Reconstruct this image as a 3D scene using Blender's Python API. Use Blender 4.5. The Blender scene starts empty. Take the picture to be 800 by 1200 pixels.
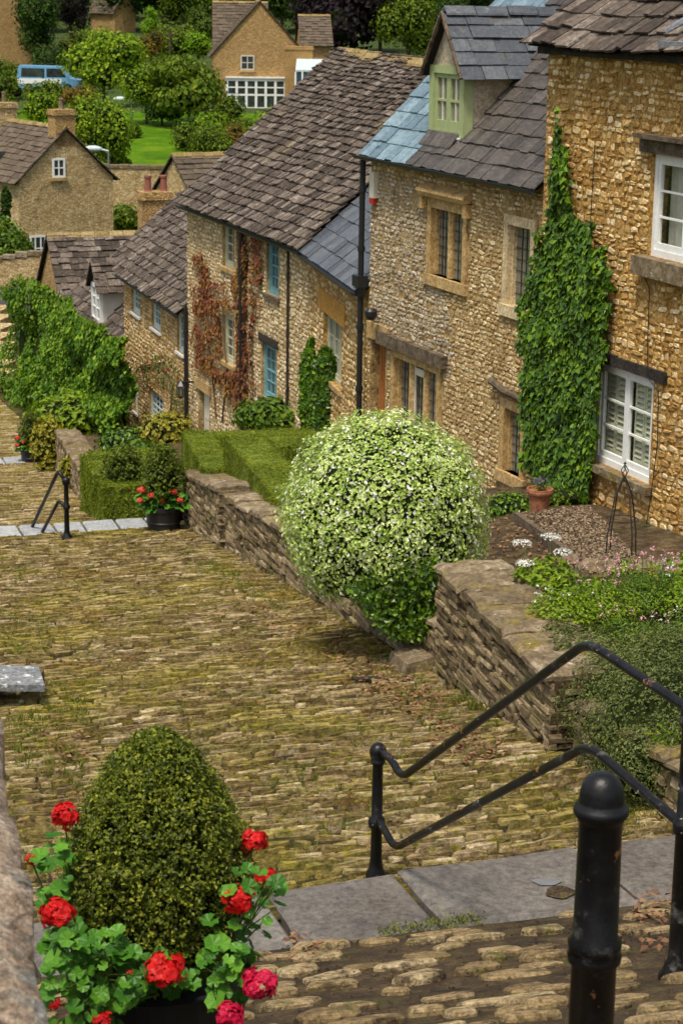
import bpy, bmesh, math, random
from mathutils import Vector, Matrix, noise as mnoise
rnd = random.Random(7)
PI = math.pi
rad = math.radians
scene = bpy.context.scene
COL = scene.collection

# ------------------------------------------------------------------ camera model (eye at the origin, 72 mm on a 36 mm tall frame)
F_PX = 2400.0
PITCH, ROLL = rad(14.26), rad(0.8)
FW = Vector((0, math.cos(PITCH), -math.sin(PITCH)))
_r0 = Vector((1, 0, 0)); _u0 = Vector((0, math.sin(PITCH), math.cos(PITCH)))
RT = _r0 * math.cos(ROLL) + _u0 * math.sin(ROLL)
UP = _u0 * math.cos(ROLL) - _r0 * math.sin(ROLL)
def ray(x, y): return FW * F_PX + RT * (x - 400) - UP * (y - 600)
def at_y(x, y, Y):
    r = ray(x, y); return r * (Y / r.y)
def at_z(x, y, Z):
    r = ray(x, y); return r * (Z / r.z)

cam_d = bpy.data.cameras.new('camera'); cam = bpy.data.objects.new('camera', cam_d); COL.objects.link(cam)
cam_d.sensor_fit = 'VERTICAL'; cam_d.sensor_height = 36; cam_d.sensor_width = 36; cam_d.lens = 72
cam_d.clip_start = 0.1; cam_d.clip_end = 3000
m = Matrix.Identity(4)
for i in range(3):
    m[i][0] = RT[i]; m[i][1] = UP[i]; m[i][2] = -FW[i]
cam.matrix_world = m
cam_d.dof.use_dof = True; cam_d.dof.focus_distance = 12.0; cam_d.dof.aperture_fstop = 72/1000/0.0068
scene.camera = cam

# ------------------------------------------------------------------ node materials
def ramp_node(nt, stops):
    r = nt.nodes.new('ShaderNodeValToRGB')
    e = r.color_ramp.elements
    while len(e) < len(stops): e.new(0.5)
    for el, (p, c) in zip(e, stops): el.position = p; el.color = (*c, 1)
    return r
def noise_node(nt, scale, detail=5, rough=.6, vec=None, dist=0.0):
    n = nt.nodes.new('ShaderNodeTexNoise'); n.inputs['Scale'].default_value = scale
    n.inputs['Detail'].default_value = detail; n.inputs['Roughness'].default_value = rough
    n.inputs['Distortion'].default_value = dist
    if vec is not None: nt.links.new(vec, n.inputs['Vector'])
    return n
def math_node(nt, op, a, b):
    n = nt.nodes.new('ShaderNodeMath'); n.operation = op
    for k, v in enumerate((a, b)):
        if isinstance(v, (int, float)): n.inputs[k].default_value = v
        else: nt.links.new(v, n.inputs[k])
    return n.outputs[0]
def mix_col(nt, fac, a, b, mode='MIX'):
    n = nt.nodes.new('ShaderNodeMix'); n.data_type = 'RGBA'; n.blend_type = mode
    for key, v in ((0, fac), (6, a), (7, b)):
        if isinstance(v, (int, float)): n.inputs[key].default_value = v
        elif isinstance(v, tuple): n.inputs[key].default_value = (*v, 1)
        else: nt.links.new(v, n.inputs[key])
    return n.outputs[2]
def maprange(nt, v, lo, hi):
    n = nt.nodes.new('ShaderNodeMapRange'); n.inputs[1].default_value = lo; n.inputs[2].default_value = hi
    nt.links.new(v, n.inputs[0]); return n.outputs[0]

def mat(name, cols, island=0.5, ns=6.0, rough=.85, bump=.4, bs=30.0, spots=(), spec=.3, voro=None, bdist=.02, stretch=None, metal=0.0, coat=0.0, grain=.75, gs=24.0):
    """ramp over (island random, noise); spots = [(colour, scale, lo, hi)] worn or overgrown patches; voro = rubble stones"""
    mt = bpy.data.materials.new(name); mt.use_nodes = True; nt = mt.node_tree
    b = nt.nodes['Principled BSDF']
    b.inputs['Roughness'].default_value = rough; b.inputs['Specular IOR Level'].default_value = spec
    b.inputs['Metallic'].default_value = metal; b.inputs['Coat Weight'].default_value = coat
    tc = nt.nodes.new('ShaderNodeTexCoord'); vec = tc.outputs['Object']
    if stretch:
        mp = nt.nodes.new('ShaderNodeMapping'); mp.inputs['Scale'].default_value = stretch
        nt.links.new(vec, mp.inputs['Vector']); vec = mp.outputs[0]
    n1 = noise_node(nt, ns, 6, .65, vec)
    nf = maprange(nt, n1.outputs['Fac'], .3, .7)
    hgt = None
    if voro:
        vs, ys = voro
        mp = nt.nodes.new('ShaderNodeMapping'); mp.inputs['Scale'].default_value = (vs, vs, vs * ys)
        wob = noise_node(nt, 3.0, 3, .5, tc.outputs['Object'])
        add = nt.nodes.new('ShaderNodeVectorMath'); add.operation = 'MULTIPLY_ADD'
        nt.links.new(wob.outputs['Color'], add.inputs[0]); add.inputs[1].default_value = (.12, .12, .06)
        nt.links.new(tc.outputs['Object'], add.inputs[2]); nt.links.new(add.outputs[0], mp.inputs['Vector'])
        v1 = nt.nodes.new('ShaderNodeTexVoronoi'); nt.links.new(mp.outputs[0], v1.inputs['Vector'])
        v2 = nt.nodes.new('ShaderNodeTexVoronoi'); v2.feature = 'DISTANCE_TO_EDGE'; nt.links.new(mp.outputs[0], v2.inputs['Vector'])
        sep = nt.nodes.new('ShaderNodeSeparateColor'); nt.links.new(v1.outputs['Color'], sep.inputs[0])
        isl = sep.outputs[0]
        hgt = maprange(nt, v2.outputs['Distance'], .0, .12)
    else:
        g = nt.nodes.new('ShaderNodeNewGeometry'); isl = g.outputs['Random Per Island']
    fac = math_node(nt, 'ADD', math_node(nt, 'MULTIPLY', isl, island), math_node(nt, 'MULTIPLY', nf, 1 - island))
    rp = ramp_node(nt, cols); nt.links.new(fac, rp.inputs[0]); colr = rp.outputs[0]
    if hgt is not None:
        colr = mix_col(nt, hgt, tuple(c * .55 for c in cols[len(cols) // 2][1]), colr)
    for (sc, ss, lo, hi) in spots:
        sn = noise_node(nt, ss, 6, .68, tc.outputs['Object'])
        colr = mix_col(nt, maprange(nt, sn.outputs['Fac'], lo, hi), colr, sc)
    if grain:
        gn = noise_node(nt, gs, 5, .78, tc.outputs['Object'])
        gf = math_node(nt, 'ADD', math_node(nt, 'MULTIPLY', maprange(nt, gn.outputs['Fac'], .32, .68), 1.35 * grain), 1 - .72 * grain)
        colr = mix_col(nt, 1.0, colr, gf, 'MULTIPLY')
    nt.links.new(colr, b.inputs['Base Color'])
    if bump:
        bn = noise_node(nt, bs, 6, .7, vec)
        h = bn.outputs['Fac']
        if hgt is not None: h = math_node(nt, 'ADD', math_node(nt, 'MULTIPLY', h, .5), hgt)
        bp = nt.nodes.new('ShaderNodeBump'); bp.inputs['Strength'].default_value = bump; bp.inputs['Distance'].default_value = bdist
        nt.links.new(h, bp.inputs['Height']); nt.links.new(bp.outputs[0], b.inputs['Normal'])
    return mt

def leafmat(name, cols, rough=.5, transl=.3, spec=.3, ns=1.2, wi=.7):
    mt = bpy.data.materials.new(name); mt.use_nodes = True; nt = mt.node_tree
    b = nt.nodes['Principled BSDF']; out = nt.nodes['Material Output']
    b.inputs['Roughness'].default_value = rough; b.inputs['Specular IOR Level'].default_value = spec
    g = nt.nodes.new('ShaderNodeNewGeometry'); tc = nt.nodes.new('ShaderNodeTexCoord')
    n = noise_node(nt, ns, 4, .6, tc.outputs['Object'])
    fac = math_node(nt, 'ADD', math_node(nt, 'MULTIPLY', g.outputs['Random Per Island'], wi),
                    math_node(nt, 'MULTIPLY', maprange(nt, n.outputs['Fac'], .3, .7), 1 - wi))
    rp = ramp_node(nt, cols); nt.links.new(fac, rp.inputs[0]); nt.links.new(rp.outputs[0], b.inputs['Base Color'])
    t = nt.nodes.new('ShaderNodeBsdfTranslucent'); nt.links.new(rp.outputs[0], t.inputs['Color'])
    mx = nt.nodes.new('ShaderNodeMixShader'); mx.inputs[0].default_value = transl
    nt.links.new(b.outputs[0], mx.inputs[1]); nt.links.new(t.outputs[0], mx.inputs[2]); nt.links.new(mx.outputs[0], out.inputs['Surface'])
    return mt

def plain(name, c, rough=.5, spec=.4, metal=0.0, ns=14.0, amt=.18, bump=.05):
    d = tuple(max(0, x * (1 - amt)) for x in c); l = tuple(min(1, x * (1 + amt)) for x in c)
    return mat(name, [(0, d), (1, l)], 0.0, ns, rough, bump, 60, spec=spec, metal=metal, bdist=.004, grain=.12)

def glassmat(name, c):
    mt = plain(name, c, .06, .8, 0, 2.0, .7, 0); mt.node_tree.nodes['Principled BSDF'].inputs['Coat Weight'].default_value = .6
    return mt
def clear_glass(name):
    mt = bpy.data.materials.new(name); mt.use_nodes = True; nt = mt.node_tree; out = nt.nodes['Material Output']
    nt.nodes.remove(nt.nodes['Principled BSDF'])
    t = nt.nodes.new('ShaderNodeBsdfTransparent'); t.inputs[0].default_value = (.92, .95, .93, 1)
    g = nt.nodes.new('ShaderNodeBsdfGlossy'); g.inputs['Roughness'].default_value = .03
    fr = nt.nodes.new('ShaderNodeLayerWeight'); fr.inputs[0].default_value = .5; pw = math_node(nt, 'POWER', fr.outputs['Facing'], 3.0)
    mx = nt.nodes.new('ShaderNodeMixShader'); nt.links.new(math_node(nt, 'ADD', math_node(nt, 'MULTIPLY', pw, .45), .05), mx.inputs[0])
    nt.links.new(t.outputs[0], mx.inputs[1]); nt.links.new(g.outputs[0], mx.inputs[2]); nt.links.new(mx.outputs[0], out.inputs['Surface'])
    return mt

OCH = (.40, .235, .068)
MAT = {}
# stones of the houses
MAT['ochre_stone'] = mat('ochre_stone', [(0, (.24, .12, .03)), (.25, (.44, .25, .07)), (.55, (.66, .44, .17)), (.8, (.82, .64, .36)), (1, (.95, .86, .66))], .7, 16, .9, .6, 34, spots=[((.26, .15, .045), 2.0, .56, .74)])
MAT['ochre_mortar'] = mat('ochre_mortar', [(0, (.22, .105, .022)), (.4, (.44, .24, .055)), (1, (.62, .41, .15))], 0, 3, .95, 1.0, 20, bdist=.05, spots=[((.42, .31, .16), 1.1, .54, .72), ((.20, .10, .025), 2.3, .58, .74)], grain=1.0)
MAT['buff_stone'] = mat('buff_stone', [(0, (.22, .14, .055)), (.3, (.45, .31, .135)), (.65, (.65, .50, .27)), (1, (.90, .79, .56))], .65, 14, .9, .6, 34, spots=[((.24, .15, .06), 2.0, .55, .75)])
MAT['buff_mortar'] = mat('buff_mortar', [(0, (.16, .095, .034)), (.45, (.38, .25, .10)), (1, (.58, .43, .21))], 0, 4, .95, 1.0, 24, bdist=.04, grain=1.0)
MAT['grey_render'] = mat('grey_render', [(0, (.17, .135, .09)), (.5, (.48, .41, .31)), (1, (.80, .74, .62))], .5, 9, .95, .7, 22, bdist=.03)
MAT['pale_stone'] = mat('pale_stone', [(0, (.28, .18, .08)), (.35, (.55, .40, .20)), (1, (.92, .82, .60))], .65, 12, .9, .6, 34, spots=[((.17, .12, .06), 1.5, .58, .75)])
MAT['pale_mortar'] = mat('pale_mortar', [(0, (.20, .13, .055)), (.5, (.42, .30, .145)), (1, (.62, .49, .28))], 0, 4, .95, 1.0, 24, bdist=.04, grain=1.0)
MAT['far_stone'] = mat('far_stone', [(0, (.34, .21, .075)), (.5, (.70, .50, .23)), (1, (.92, .77, .48))], .7, 2.2, .92, .8, 20, voro=(1.7, 2.0), bdist=.08, spots=[((.24, .15, .05), .6, .55, .7)])
MAT['far_stone_b'] = mat('far_stone_b', [(0, (.34, .20, .07)), (.5, (.56, .35, .14)), (1, (.76, .54, .25))], .7, 2.2, .92, .8, 20, voro=(1.7, 2.0), bdist=.06)
MAT['dressed'] = mat('dressed', [(0, (.30, .18, .06)), (.5, (.46, .30, .12)), (1, (.58, .42, .2))], .3, 6, .85, .4, 40, spots=[((.16, .10, .045), 4, .58, .74)])
MAT['dressed_pale'] = mat('dressed_pale', [(0, (.5, .38, .2)), (1, (.68, .55, .34))], .3, 6, .85, .3, 40, spots=[((.3, .2, .09), 4, .6, .8)])
MAT['lintel_ochre'] = mat('lintel_ochre', [(0, (.42, .20, .035)), (1, (.52, .28, .06))], 0, 4, .8, .2, 40)
MAT['dry_stone'] = mat('dry_stone', [(0, (.060, .041, .021)), (.35, (.175, .125, .066)), (.7, (.32, .24, .135)), (1, (.54, .44, .29))], .65, 9, .92, .9, 40,
    spots=[((.13, .12, .03), 3, .54, .68), ((.62, .58, .48), 9, .68, .74)])
MAT['wall_cap'] = mat('wall_cap', [(0, (.060, .043, .025)), (.5, (.185, .138, .080)), (1, (.42, .345, .24))], .35, 7, .92, 1.0, 18,
    spots=[((.20, .15, .03), 2.2, .52, .66), ((.66, .62, .52), 6, .64, .70)])
MAT['fore_cap'] = mat('fore_cap', [(0, (.060, .042, .030)), (.45, (.28, .20, .135)), (1, (.62, .50, .38))], .3, 14, .92, 1.0, 30,
    spots=[((.12, .11, .04), 6, .55, .68), ((.80, .78, .72), 5, .615, .635), ((.05, .03, .02), 9, .57, .66), ((.34, .33, .30), 6, .55, .66)], bdist=.03, grain=1.0, gs=55)
# roofs
MAT['stone_slate'] = mat('stone_slate', [(0, (.020, .014, .011)), (.4, (.080, .060, .046)), (.75, (.17, .135, .108)), (1, (.38, .33, .28))], .6, 7, .85, 1.0, 26, grain=.9, gs=16,
    spots=[((.15, .115, .05), 1.3, .60, .74), ((.40, .36, .30), 9, .63, .70), ((.012, .010, .009), 3.5, .60, .72)])
MAT['far_slate'] = mat('far_slate', [(0, (.055, .040, .028)), (1, (.17, .13, .09))], .5, 4, .85, .5, 20, spots=[((.15, .12, .06), 1, .6, .75)])
MAT['blue_slate'] = mat('blue_slate', [(0, (.040, .045, .055)), (.5, (.075, .085, .10)), (1, (.15, .16, .17))], .6, 8, .38, .35, 40, spec=.7, spots=[((.22, .21, .18), 5, .62, .70), ((.09, .07, .035), 3, .62, .74)])
MAT['dark_slate'] = mat('dark_slate', [(0, (.035, .030, .027)), (.5, (.085, .072, .062)), (1, (.15, .13, .115))], .5, 5, .45, .5, 40, spec=.5, stretch=(6, 1, 1))
MAT['ridge_stone'] = mat('ridge_stone', [(0, (.16, .105, .035)), (.5, (.28, .20, .075)), (1, (.40, .31, .16))], .5, 6, .9, .6, 40)
MAT['blue_metal'] = mat('blue_metal', [(0, (.16, .33, .42)), (1, (.30, .50, .60))], .4, 3, .35, .1, 30, spec=.6)
MAT['lead'] = mat('lead', [(0, (.12, .13, .15)), (1, (.24, .26, .29))], .3, 6, .5, .3, 20, spec=.5)
MAT['underlay'] = plain('underlay', (.03, .025, .022), .95, .1)
# ground
MAT['cobble'] = mat('cobble', [(0, (.050, .030, .011)), (.3, (.19, .128, .050)), (.65, (.38, .28, .14)), (1, (.66, .54, .36))], .6, 5, .85, 1.0, 30,
    spots=[((.29, .235, .026), .55, .47, .71), ((.115, .125, .014), 2.1, .53, .76), ((.30, .15, .025), 1.2, .57, .80), ((.25, .22, .018), 11, .52, .66)], bdist=.03, grain=.9, gs=20)
MAT['moss_soil'] = mat('moss_soil', [(0, (.012, .008, .003)), (.5, (.055, .042, .008)), (1, (.15, .13, .014))], 0, 3, .95, .9, 50, spots=[((.10, .13, .018), 2.5, .54, .68), ((.055, .036, .018), 1.2, .55, .68)], bdist=.03)
MAT['mud'] = mat('mud', [(0, (.030, .019, .010)), (.5, (.085, .056, .027)), (1, (.17, .115, .055))], 0, 6, .9, 1.0, 60, spots=[((.085, .085, .014), 3, .55, .68)], bdist=.03, grain=1.0, gs=45)
MAT['step_stone'] = mat('step_stone', [(0, (.14, .09, .04)), (.5, (.31, .22, .105)), (1, (.54, .43, .25))], .5, 9, .88, 1.0, 35, spots=[((.10, .10, .018), 4, .54, .68), ((.085, .056, .028), 7, .50, .64)], grain=1.0, gs=40)
MAT['slab'] = mat('slab', [(0, (.075, .062, .054)), (.5, (.14, .124, .106)), (1, (.21, .192, .165))], .3, 2.2, .42, .35, 60, spots=[((.10, .083, .06), 2.5, .56, .72), ((.055, .048, .042), 30, .70, .75), ((.17, .15, .06), 6, .66, .75)], spec=.4, bdist=.006)
MAT['slab_pale'] = mat('slab_pale', [(0, (.26, .27, .275)), (1, (.44, .45, .45))], .4, 5, .5, .3, 40, spec=.4)
MAT['bench_slab'] = mat('bench_slab', [(0, (.12, .13, .14)), (1, (.24, .25, .26))], .3, 6, .7, .5, 40, spots=[((.66, .66, .62), 11, .58, .63)])
MAT['soil'] = mat('soil', [(0, (.030, .018, .009)), (.5, (.10, .064, .030)), (1, (.20, .14, .07))], 0, 5, .95, 1.0, 30, grain=1.0, gs=18, spots=[((.06, .075, .015), 2, .55, .7)], bdist=.04)
MAT['field'] = mat('field', [(0, (.02, .04, .006)), (1, (.06, .09, .012))], 0, .6, .95, .5, 12)
MAT['lawn'] = mat('lawn', [(0, (.035, .10, .004)), (.5, (.075, .165, .006)), (1, (.14, .23, .010))], 0, .5, .9, .6, 8, spec=.05, bdist=.1)
MAT['asphalt'] = plain('asphalt', (.06, .056, .05), .9, .2)
MAT['gravel'] = mat('gravel', [(0, (.045, .028, .016)), (.5, (.16, .11, .065)), (1, (.36, .28, .19))], .9, 10, .9, .3, 40)
# paint, metal, wood
MAT['iron'] = mat('iron', [(0, (.003, .003, .0035)), (1, (.010, .010, .011))], 0, 10, .33, .35, 50, spots=[((.13, .125, .12), 5, .58, .72), ((.26, .11, .04), 9, .635, .65), ((.4, .38, .36), 13, .665, .68)], spec=.35, bdist=.005)
MAT['black_paint'] = plain('black_paint', (.014, .014, .016), .4, .5)
MAT['white_paint'] = plain('white_paint', (.80, .81, .79), .45, .4, 0, 8, .06)
MAT['cream_paint'] = plain('cream_paint', (.66, .62, .50), .5, .4, 0, 8, .08)
MAT['sage_paint'] = plain('sage_paint', (.36, .42, .20), .5, .4, 0, 8, .1)
MAT['teal_paint'] = plain('teal_paint', (.16, .34, .37), .5, .4, 0, 8, .15)
MAT['pale_blue_paint'] = plain('pale_blue_paint', (.52, .62, .62), .5, .4, 0, 8, .1)
MAT['putty_paint'] = plain('putty_paint', (.50, .50, .36), .5, .4, 0, 8, .1)
MAT['render_cream'] = mat('render_cream', [(0, (.30, .24, .15)), (.5, (.45, .38, .27)), (1, (.58, .52, .42))], 0, 2.5, .9, .3, 20, spots=[((.28, .22, .13), 5, .58, .75)])
MAT['pale_render'] = plain('pale_render', (.58, .55, .48), .9, .2, 0, 3, .12)
MAT['oak_door'] = mat('oak_door', [(0, (.26, .085, .022)), (1, (.40, .16, .045))], 0, 3, .5, .2, 30, stretch=(1, 1, .1))
MAT['dark_timber'] = mat('dark_timber', [(0, (.016, .013, .011)), (1, (.06, .047, .038))], 0, 6, .8, .9, 20, stretch=(.3, 1, 1))
MAT['old_timber'] = mat('old_timber', [(0, (.05, .035, .022)), (1, (.20, .15, .10))], 0, 6, .85, .9, 20, stretch=(.3, 1, 1))
MAT['glass'] = glassmat('glass', (.035, .045, .045))
MAT['glass_blue'] = glassmat('glass_blue', (.03, .075, .12))
MAT['sky_tint_slate'] = mat('sky_tint_slate', [(0, (.085, .14, .175)), (.5, (.15, .235, .285)), (1, (.29, .40, .45))], .65, 4, .28, .35, 30, spec=.7, stretch=(5, 1, 1), spots=[((.06, .09, .11), 5, .58, .72)])  # same slate with the blue reflection of the sky put into its base colour
MAT['lead_glass'] = glassmat('lead_glass', (.16, .16, .13))
MAT['clear_glass'] = clear_glass('clear_glass')
MAT['shutter'] = plain('shutter', (.55, .53, .40), .6, .3)
MAT['terracotta'] = mat('terracotta', [(0, (.27, .10, .05)), (1, (.42, .18, .095))], 0, 8, .8, .3, 40, spots=[((.4, .33, .25), 6, .62, .75)])
MAT['tub_black'] = plain('tub_black', (.018, .018, .019), .45, .4)
MAT['red_plastic'] = plain('red_plastic', (.45, .03, .03), .4)
MAT['bark'] = mat('bark', [(0, (.035, .024, .015)), (1, (.11, .08, .05))], 0, 8, .95, .8, 25)
MAT['twig'] = plain('twig', (.12, .075, .035), .9, .2)
MAT['stem'] = plain('stem', (.10, .16, .03), .7, .2)
MAT['box_mass'] = mat('box_mass', [(0, (.045, .085, .005)), (.5, (.15, .21, .009)), (1, (.36, .39, .018))], 0, 14, .8, 1.0, 40, bdist=.05, grain=1.0, gs=30)
MAT['core'] = plain('core', (.018, .026, .007), 1, .05)
MAT['brick'] = mat('brick', [(0, (.30, .17, .06)), (1, (.44, .28, .11))], 0, 4, .9, .5, 20)
MAT['red_pot'] = plain('red_pot', (.25, .09, .06), .8)
MAT['van_blue'] = plain('van_blue', (.16, .38, .62), .3, .5)
MAT['tyre'] = plain('tyre', (.015, .015, .015), .9, .1)
# leaves
L = leafmat
MAT['l_ivy'] = L('l_ivy', [(0, (.020, .055, .005)), (.5, (.075, .165, .009)), (.85, (.18, .30, .014)), (1, (.34, .46, .03))], .35, .2, .5)
MAT['l_vine'] = L('l_vine', [(0, (.025, .08, .006)), (.5, (.10, .22, .010)), (1, (.30, .42, .02))], .5, .3)
MAT['l_bush'] = L('l_bush', [(0, (.08, .17, .02)), (.22, (.24, .38, .05)), (.5, (.48, .61, .14)), (1, (.90, .94, .54))], .5, .25, ns=4.5, wi=.5)
MAT['l_box'] = L('l_box', [(0, (.035, .075, .005)), (.5, (.14, .20, .009)), (1, (.36, .38, .018))], .5, .3)
MAT['l_topiary'] = L('l_topiary', [(0, (.018, .034, .004)), (.35, (.075, .105, .009)), (.7, (.20, .235, .018)), (1, (.46, .47, .05))], .5, .3, ns=5)
MAT['l_topiary_far'] = L('l_topiary_far', [(0, (.030, .060, .006)), (1, (.19, .24, .016))], .5, .3)
MAT['l_cotone'] = L('l_cotone', [(0, (.025, .042, .008)), (.5, (.095, .125, .024)), (1, (.26, .28, .075))], .5, .2)
MAT['l_gold'] = L('l_gold', [(0, (.20, .20, .02)), (1, (.46, .40, .04))], .5, .3)
MAT['l_green'] = L('l_green', [(0, (.035, .085, .006)), (.6, (.11, .20, .012)), (1, (.25, .34, .025))], .45, .3)
MAT['l_bright'] = L('l_bright', [(0, (.09, .18, .008)), (1, (.32, .44, .02))], .45, .35)
MAT['l_geranium'] = L('l_geranium', [(0, (.020, .085, .008)), (.5, (.065, .21, .016)), (1, (.17, .38, .03))], .45, .25, ns=8)
MAT['l_creeper'] = L('l_creeper', [(0, (.11, .026, .025)), (.4, (.24, .08, .035)), (.7, (.30, .16, .035)), (1, (.24, .22, .04))], .6, .25, ns=.9, wi=.45)
MAT['l_rose'] = L('l_rose', [(0, (.05, .09, .012)), (.7, (.13, .15, .03)), (1, (.25, .18, .06))], .5, .25)
MAT['l_litter'] = L('l_litter', [(0, (.09, .038, .022)), (.5, (.20, .095, .045)), (1, (.32, .20, .10))], .8, .0)
MAT['l_grass'] = L('l_grass', [(0, (.06, .09, .010)), (.6, (.15, .19, .018)), (1, (.30, .27, .05))], .6, .3)
MAT['petal_red'] = L('petal_red', [(0, (.42, .004, .006)), (1, (.78, .018, .015))], .5, .25)
MAT['petal_pinkred'] = L('petal_pinkred', [(0, (.42, .004, .035)), (1, (.66, .012, .07))], .5, .25)
MAT['petal_coral'] = L('petal_coral', [(0, (.65, .06, .03)), (1, (.8, .14, .09))], .5, .25)
MAT['petal_white'] = L('petal_white', [(0, (.72, .72, .66)), (1, (.85, .85, .80))], .6, .2)
MAT['petal_pink'] = L('petal_pink', [(0, (.55, .18, .28)), (1, (.78, .48, .52))], .6, .2)
MAT['petal_violet'] = L('petal_violet', [(0, (.10, .035, .20)), (1, (.28, .14, .42))], .6, .2)
for nm, c0, c1, c2 in (('t_dark', (.010, .030, .005), (.035, .085, .008), (.09, .16, .014)), ('t_lime', (.05, .12, .005), (.17, .28, .010), (.38, .48, .02)),
        ('t_olive', (.03, .065, .005), (.11, .18, .010), (.27, .33, .02)), ('t_copper', (.006, .004, .006), (.017, .010, .014), (.045, .025, .03)),
        ('t_rust', (.07, .045, .008), (.20, .125, .016), (.34, .24, .03)), ('t_conifer', (.06, .16, .005), (.20, .38, .010), (.38, .60, .03)),
        ('t_far', (.025, .06, .006), (.08, .14, .012), (.18, .25, .02))):
    MAT[nm] = L(nm, [(0, c0), (.5, c1), (1, c2)], .6, .3, .2, ns=.6)

# ------------------------------------------------------------------ mesh builder
class MB:
    def __init__(s): s.v = []; s.f = []; s.m = []
    def add(s, pts): 
        k = len(s.v); s.v.extend(tuple(p) for p in pts); return k
    def face(s, idx, mi=0): s.f.append(tuple(idx)); s.m.append(mi)
    def poly(s, pts, mi=0): k = s.add(pts); s.face(range(k, k + len(pts)), mi)
    def hexa(s, p, mi=0):      # p: 4 bottom, 4 top
        k = s.add(p)
        for q in ((3, 2, 1, 0), (4, 5, 6, 7), (0, 1, 5, 4), (1, 2, 6, 5), (2, 3, 7, 6), (3, 0, 4, 7)): s.face([k + i for i in q], mi)
    def box(s, O, ax, ay, az, mi=0):
        O, ax, ay, az = map(Vector, (O, ax, ay, az))
        s.hexa([O, O + ax, O + ax + ay, O + ay, O + az, O + ax + az, O + ax + ay + az, O + ay + az], mi)
    def prism(s, pts, vec, mi=0):
        vec = Vector(vec); n = len(pts); k = s.add(pts); s.add([Vector(p) + vec for p in pts])
        s.face(range(k + n - 1, k - 1, -1), mi); s.face(range(k + n, k + 2 * n), mi)
        for i in range(n):
            j = (i + 1) % n; s.face((k + i, k + j, k + n + j, k + n + i), mi)
    def tube(s, path, r, n=8, mi=0, cap=True):
        path = [Vector(p) for p in path]; rs = r if isinstance(r, (list, tuple)) else [r] * len(path)
        rings = []
        ref = None
        for i, p in enumerate(path):
            t = (path[min(i + 1, len(path) - 1)] - path[max(i - 1, 0)]).normalized()
            if ref is None: ref = t.orthogonal().normalized()
            ref = (ref - t * ref.dot(t)); ref = ref.normalized() if ref.length > 1e-6 else t.orthogonal().normalized()
            b = t.cross(ref)
            rings.append(s.add([p + (ref * math.cos(2 * PI * k / n) + b * math.sin(2 * PI * k / n)) * rs[i] for k in range(n)]))
        for a, b in zip(rings, rings[1:]):
            for k in range(n): s.face((a + k, a + (k + 1) % n, b + (k + 1) % n, b + k), mi)
        if cap:
            s.face([rings[0] + k for k in range(n - 1, -1, -1)], mi); s.face([rings[-1] + k for k in range(n)], mi)
    def lathe(s, c, prof, n=24, mi=0):
        c = Vector(c); rings = []
        for r, z in prof:
            rings.append(s.add([c + Vector((r * math.cos(2 * PI * k / n), r * math.sin(2 * PI * k / n), z)) for k in range(n)]))
        for a, b in zip(rings, rings[1:]):
            for k in range(n): s.face((a + k, a + (k + 1) % n, b + (k + 1) % n, b + k), mi)
        s.face([rings[0] + k for k in range(n - 1, -1, -1)], mi); s.face([rings[-1] + k for k in range(n)], mi)
    def leaf(s, p, d, nrm, ln, w, mi=0):
        side = d.cross(nrm)
        m_ = p + d * (ln * .5); tip = p + d * ln - nrm * (ln * .15)
        k = s.add((p, m_ + side * (w * .5) + nrm * (w * .12), tip, m_ - side * (w * .5) + nrm * (w * .12)))
        s.face((k, k + 1, k + 2, k + 3), mi)
    def ivyleaf(s, p, d, nrm, ln, w, mi=0):
        side = d.cross(nrm)
        pts = [p, p + side * w * .5 + d * ln * .12, p + side * w * .33 + d * ln * .5, p + d * ln - nrm * ln * .18, p - side * w * .33 + d * ln * .5, p - side * w * .5 + d * ln * .12]
        k = s.add(pts); s.face(range(k, k + 6), mi)
    def roundleaf(s, p, d, nrm, R, mi=0, lobes=7):
        side = d.cross(nrm).normalized(); c = p + d * R * .75
        k = s.add([c - nrm * R * .12]); n = lobes * 2
        ring = []
        for i in range(n):
            a = -PI / 2 + .28 + (2 * PI - .56) * i / (n - 1)
            r = R * (1.0 if i % 2 else .86) * rnd.uniform(.95, 1.05)
            ring.append(c + side * (math.cos(a) * r) + d * (math.sin(a) * r) + nrm * (R * (.12 if i % 2 else .2)))
        s.add(ring)
        for i in range(n - 1): s.face((k, k + 1 + i, k + 2 + i), mi)
    def lump(s, c, rx, ry, rz, mi=0, n=14, amp=.08, seed=0, rows=9):
        c = Vector(c); base = []
        for i in range(rows + 1):
            th = PI * i / rows
            pts = []
            for k in range(n):
                a = 2 * PI * k / n
                d = Vector((math.sin(th) * math.cos(a), math.sin(th) * math.sin(a), math.cos(th)))
                q = 1 + amp * mnoise.noise(d * 2.2 + Vector((seed * 3.7, 0, 0)))
                pts.append(c + Vector((d.x * rx, d.y * ry, d.z * rz)) * q)
            base.append(s.add(pts))
        for a, b in zip(base, base[1:]):
            for k in range(n): s.face((a + k, a + (k + 1) % n, b + (k + 1) % n, b + k), mi)

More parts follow.
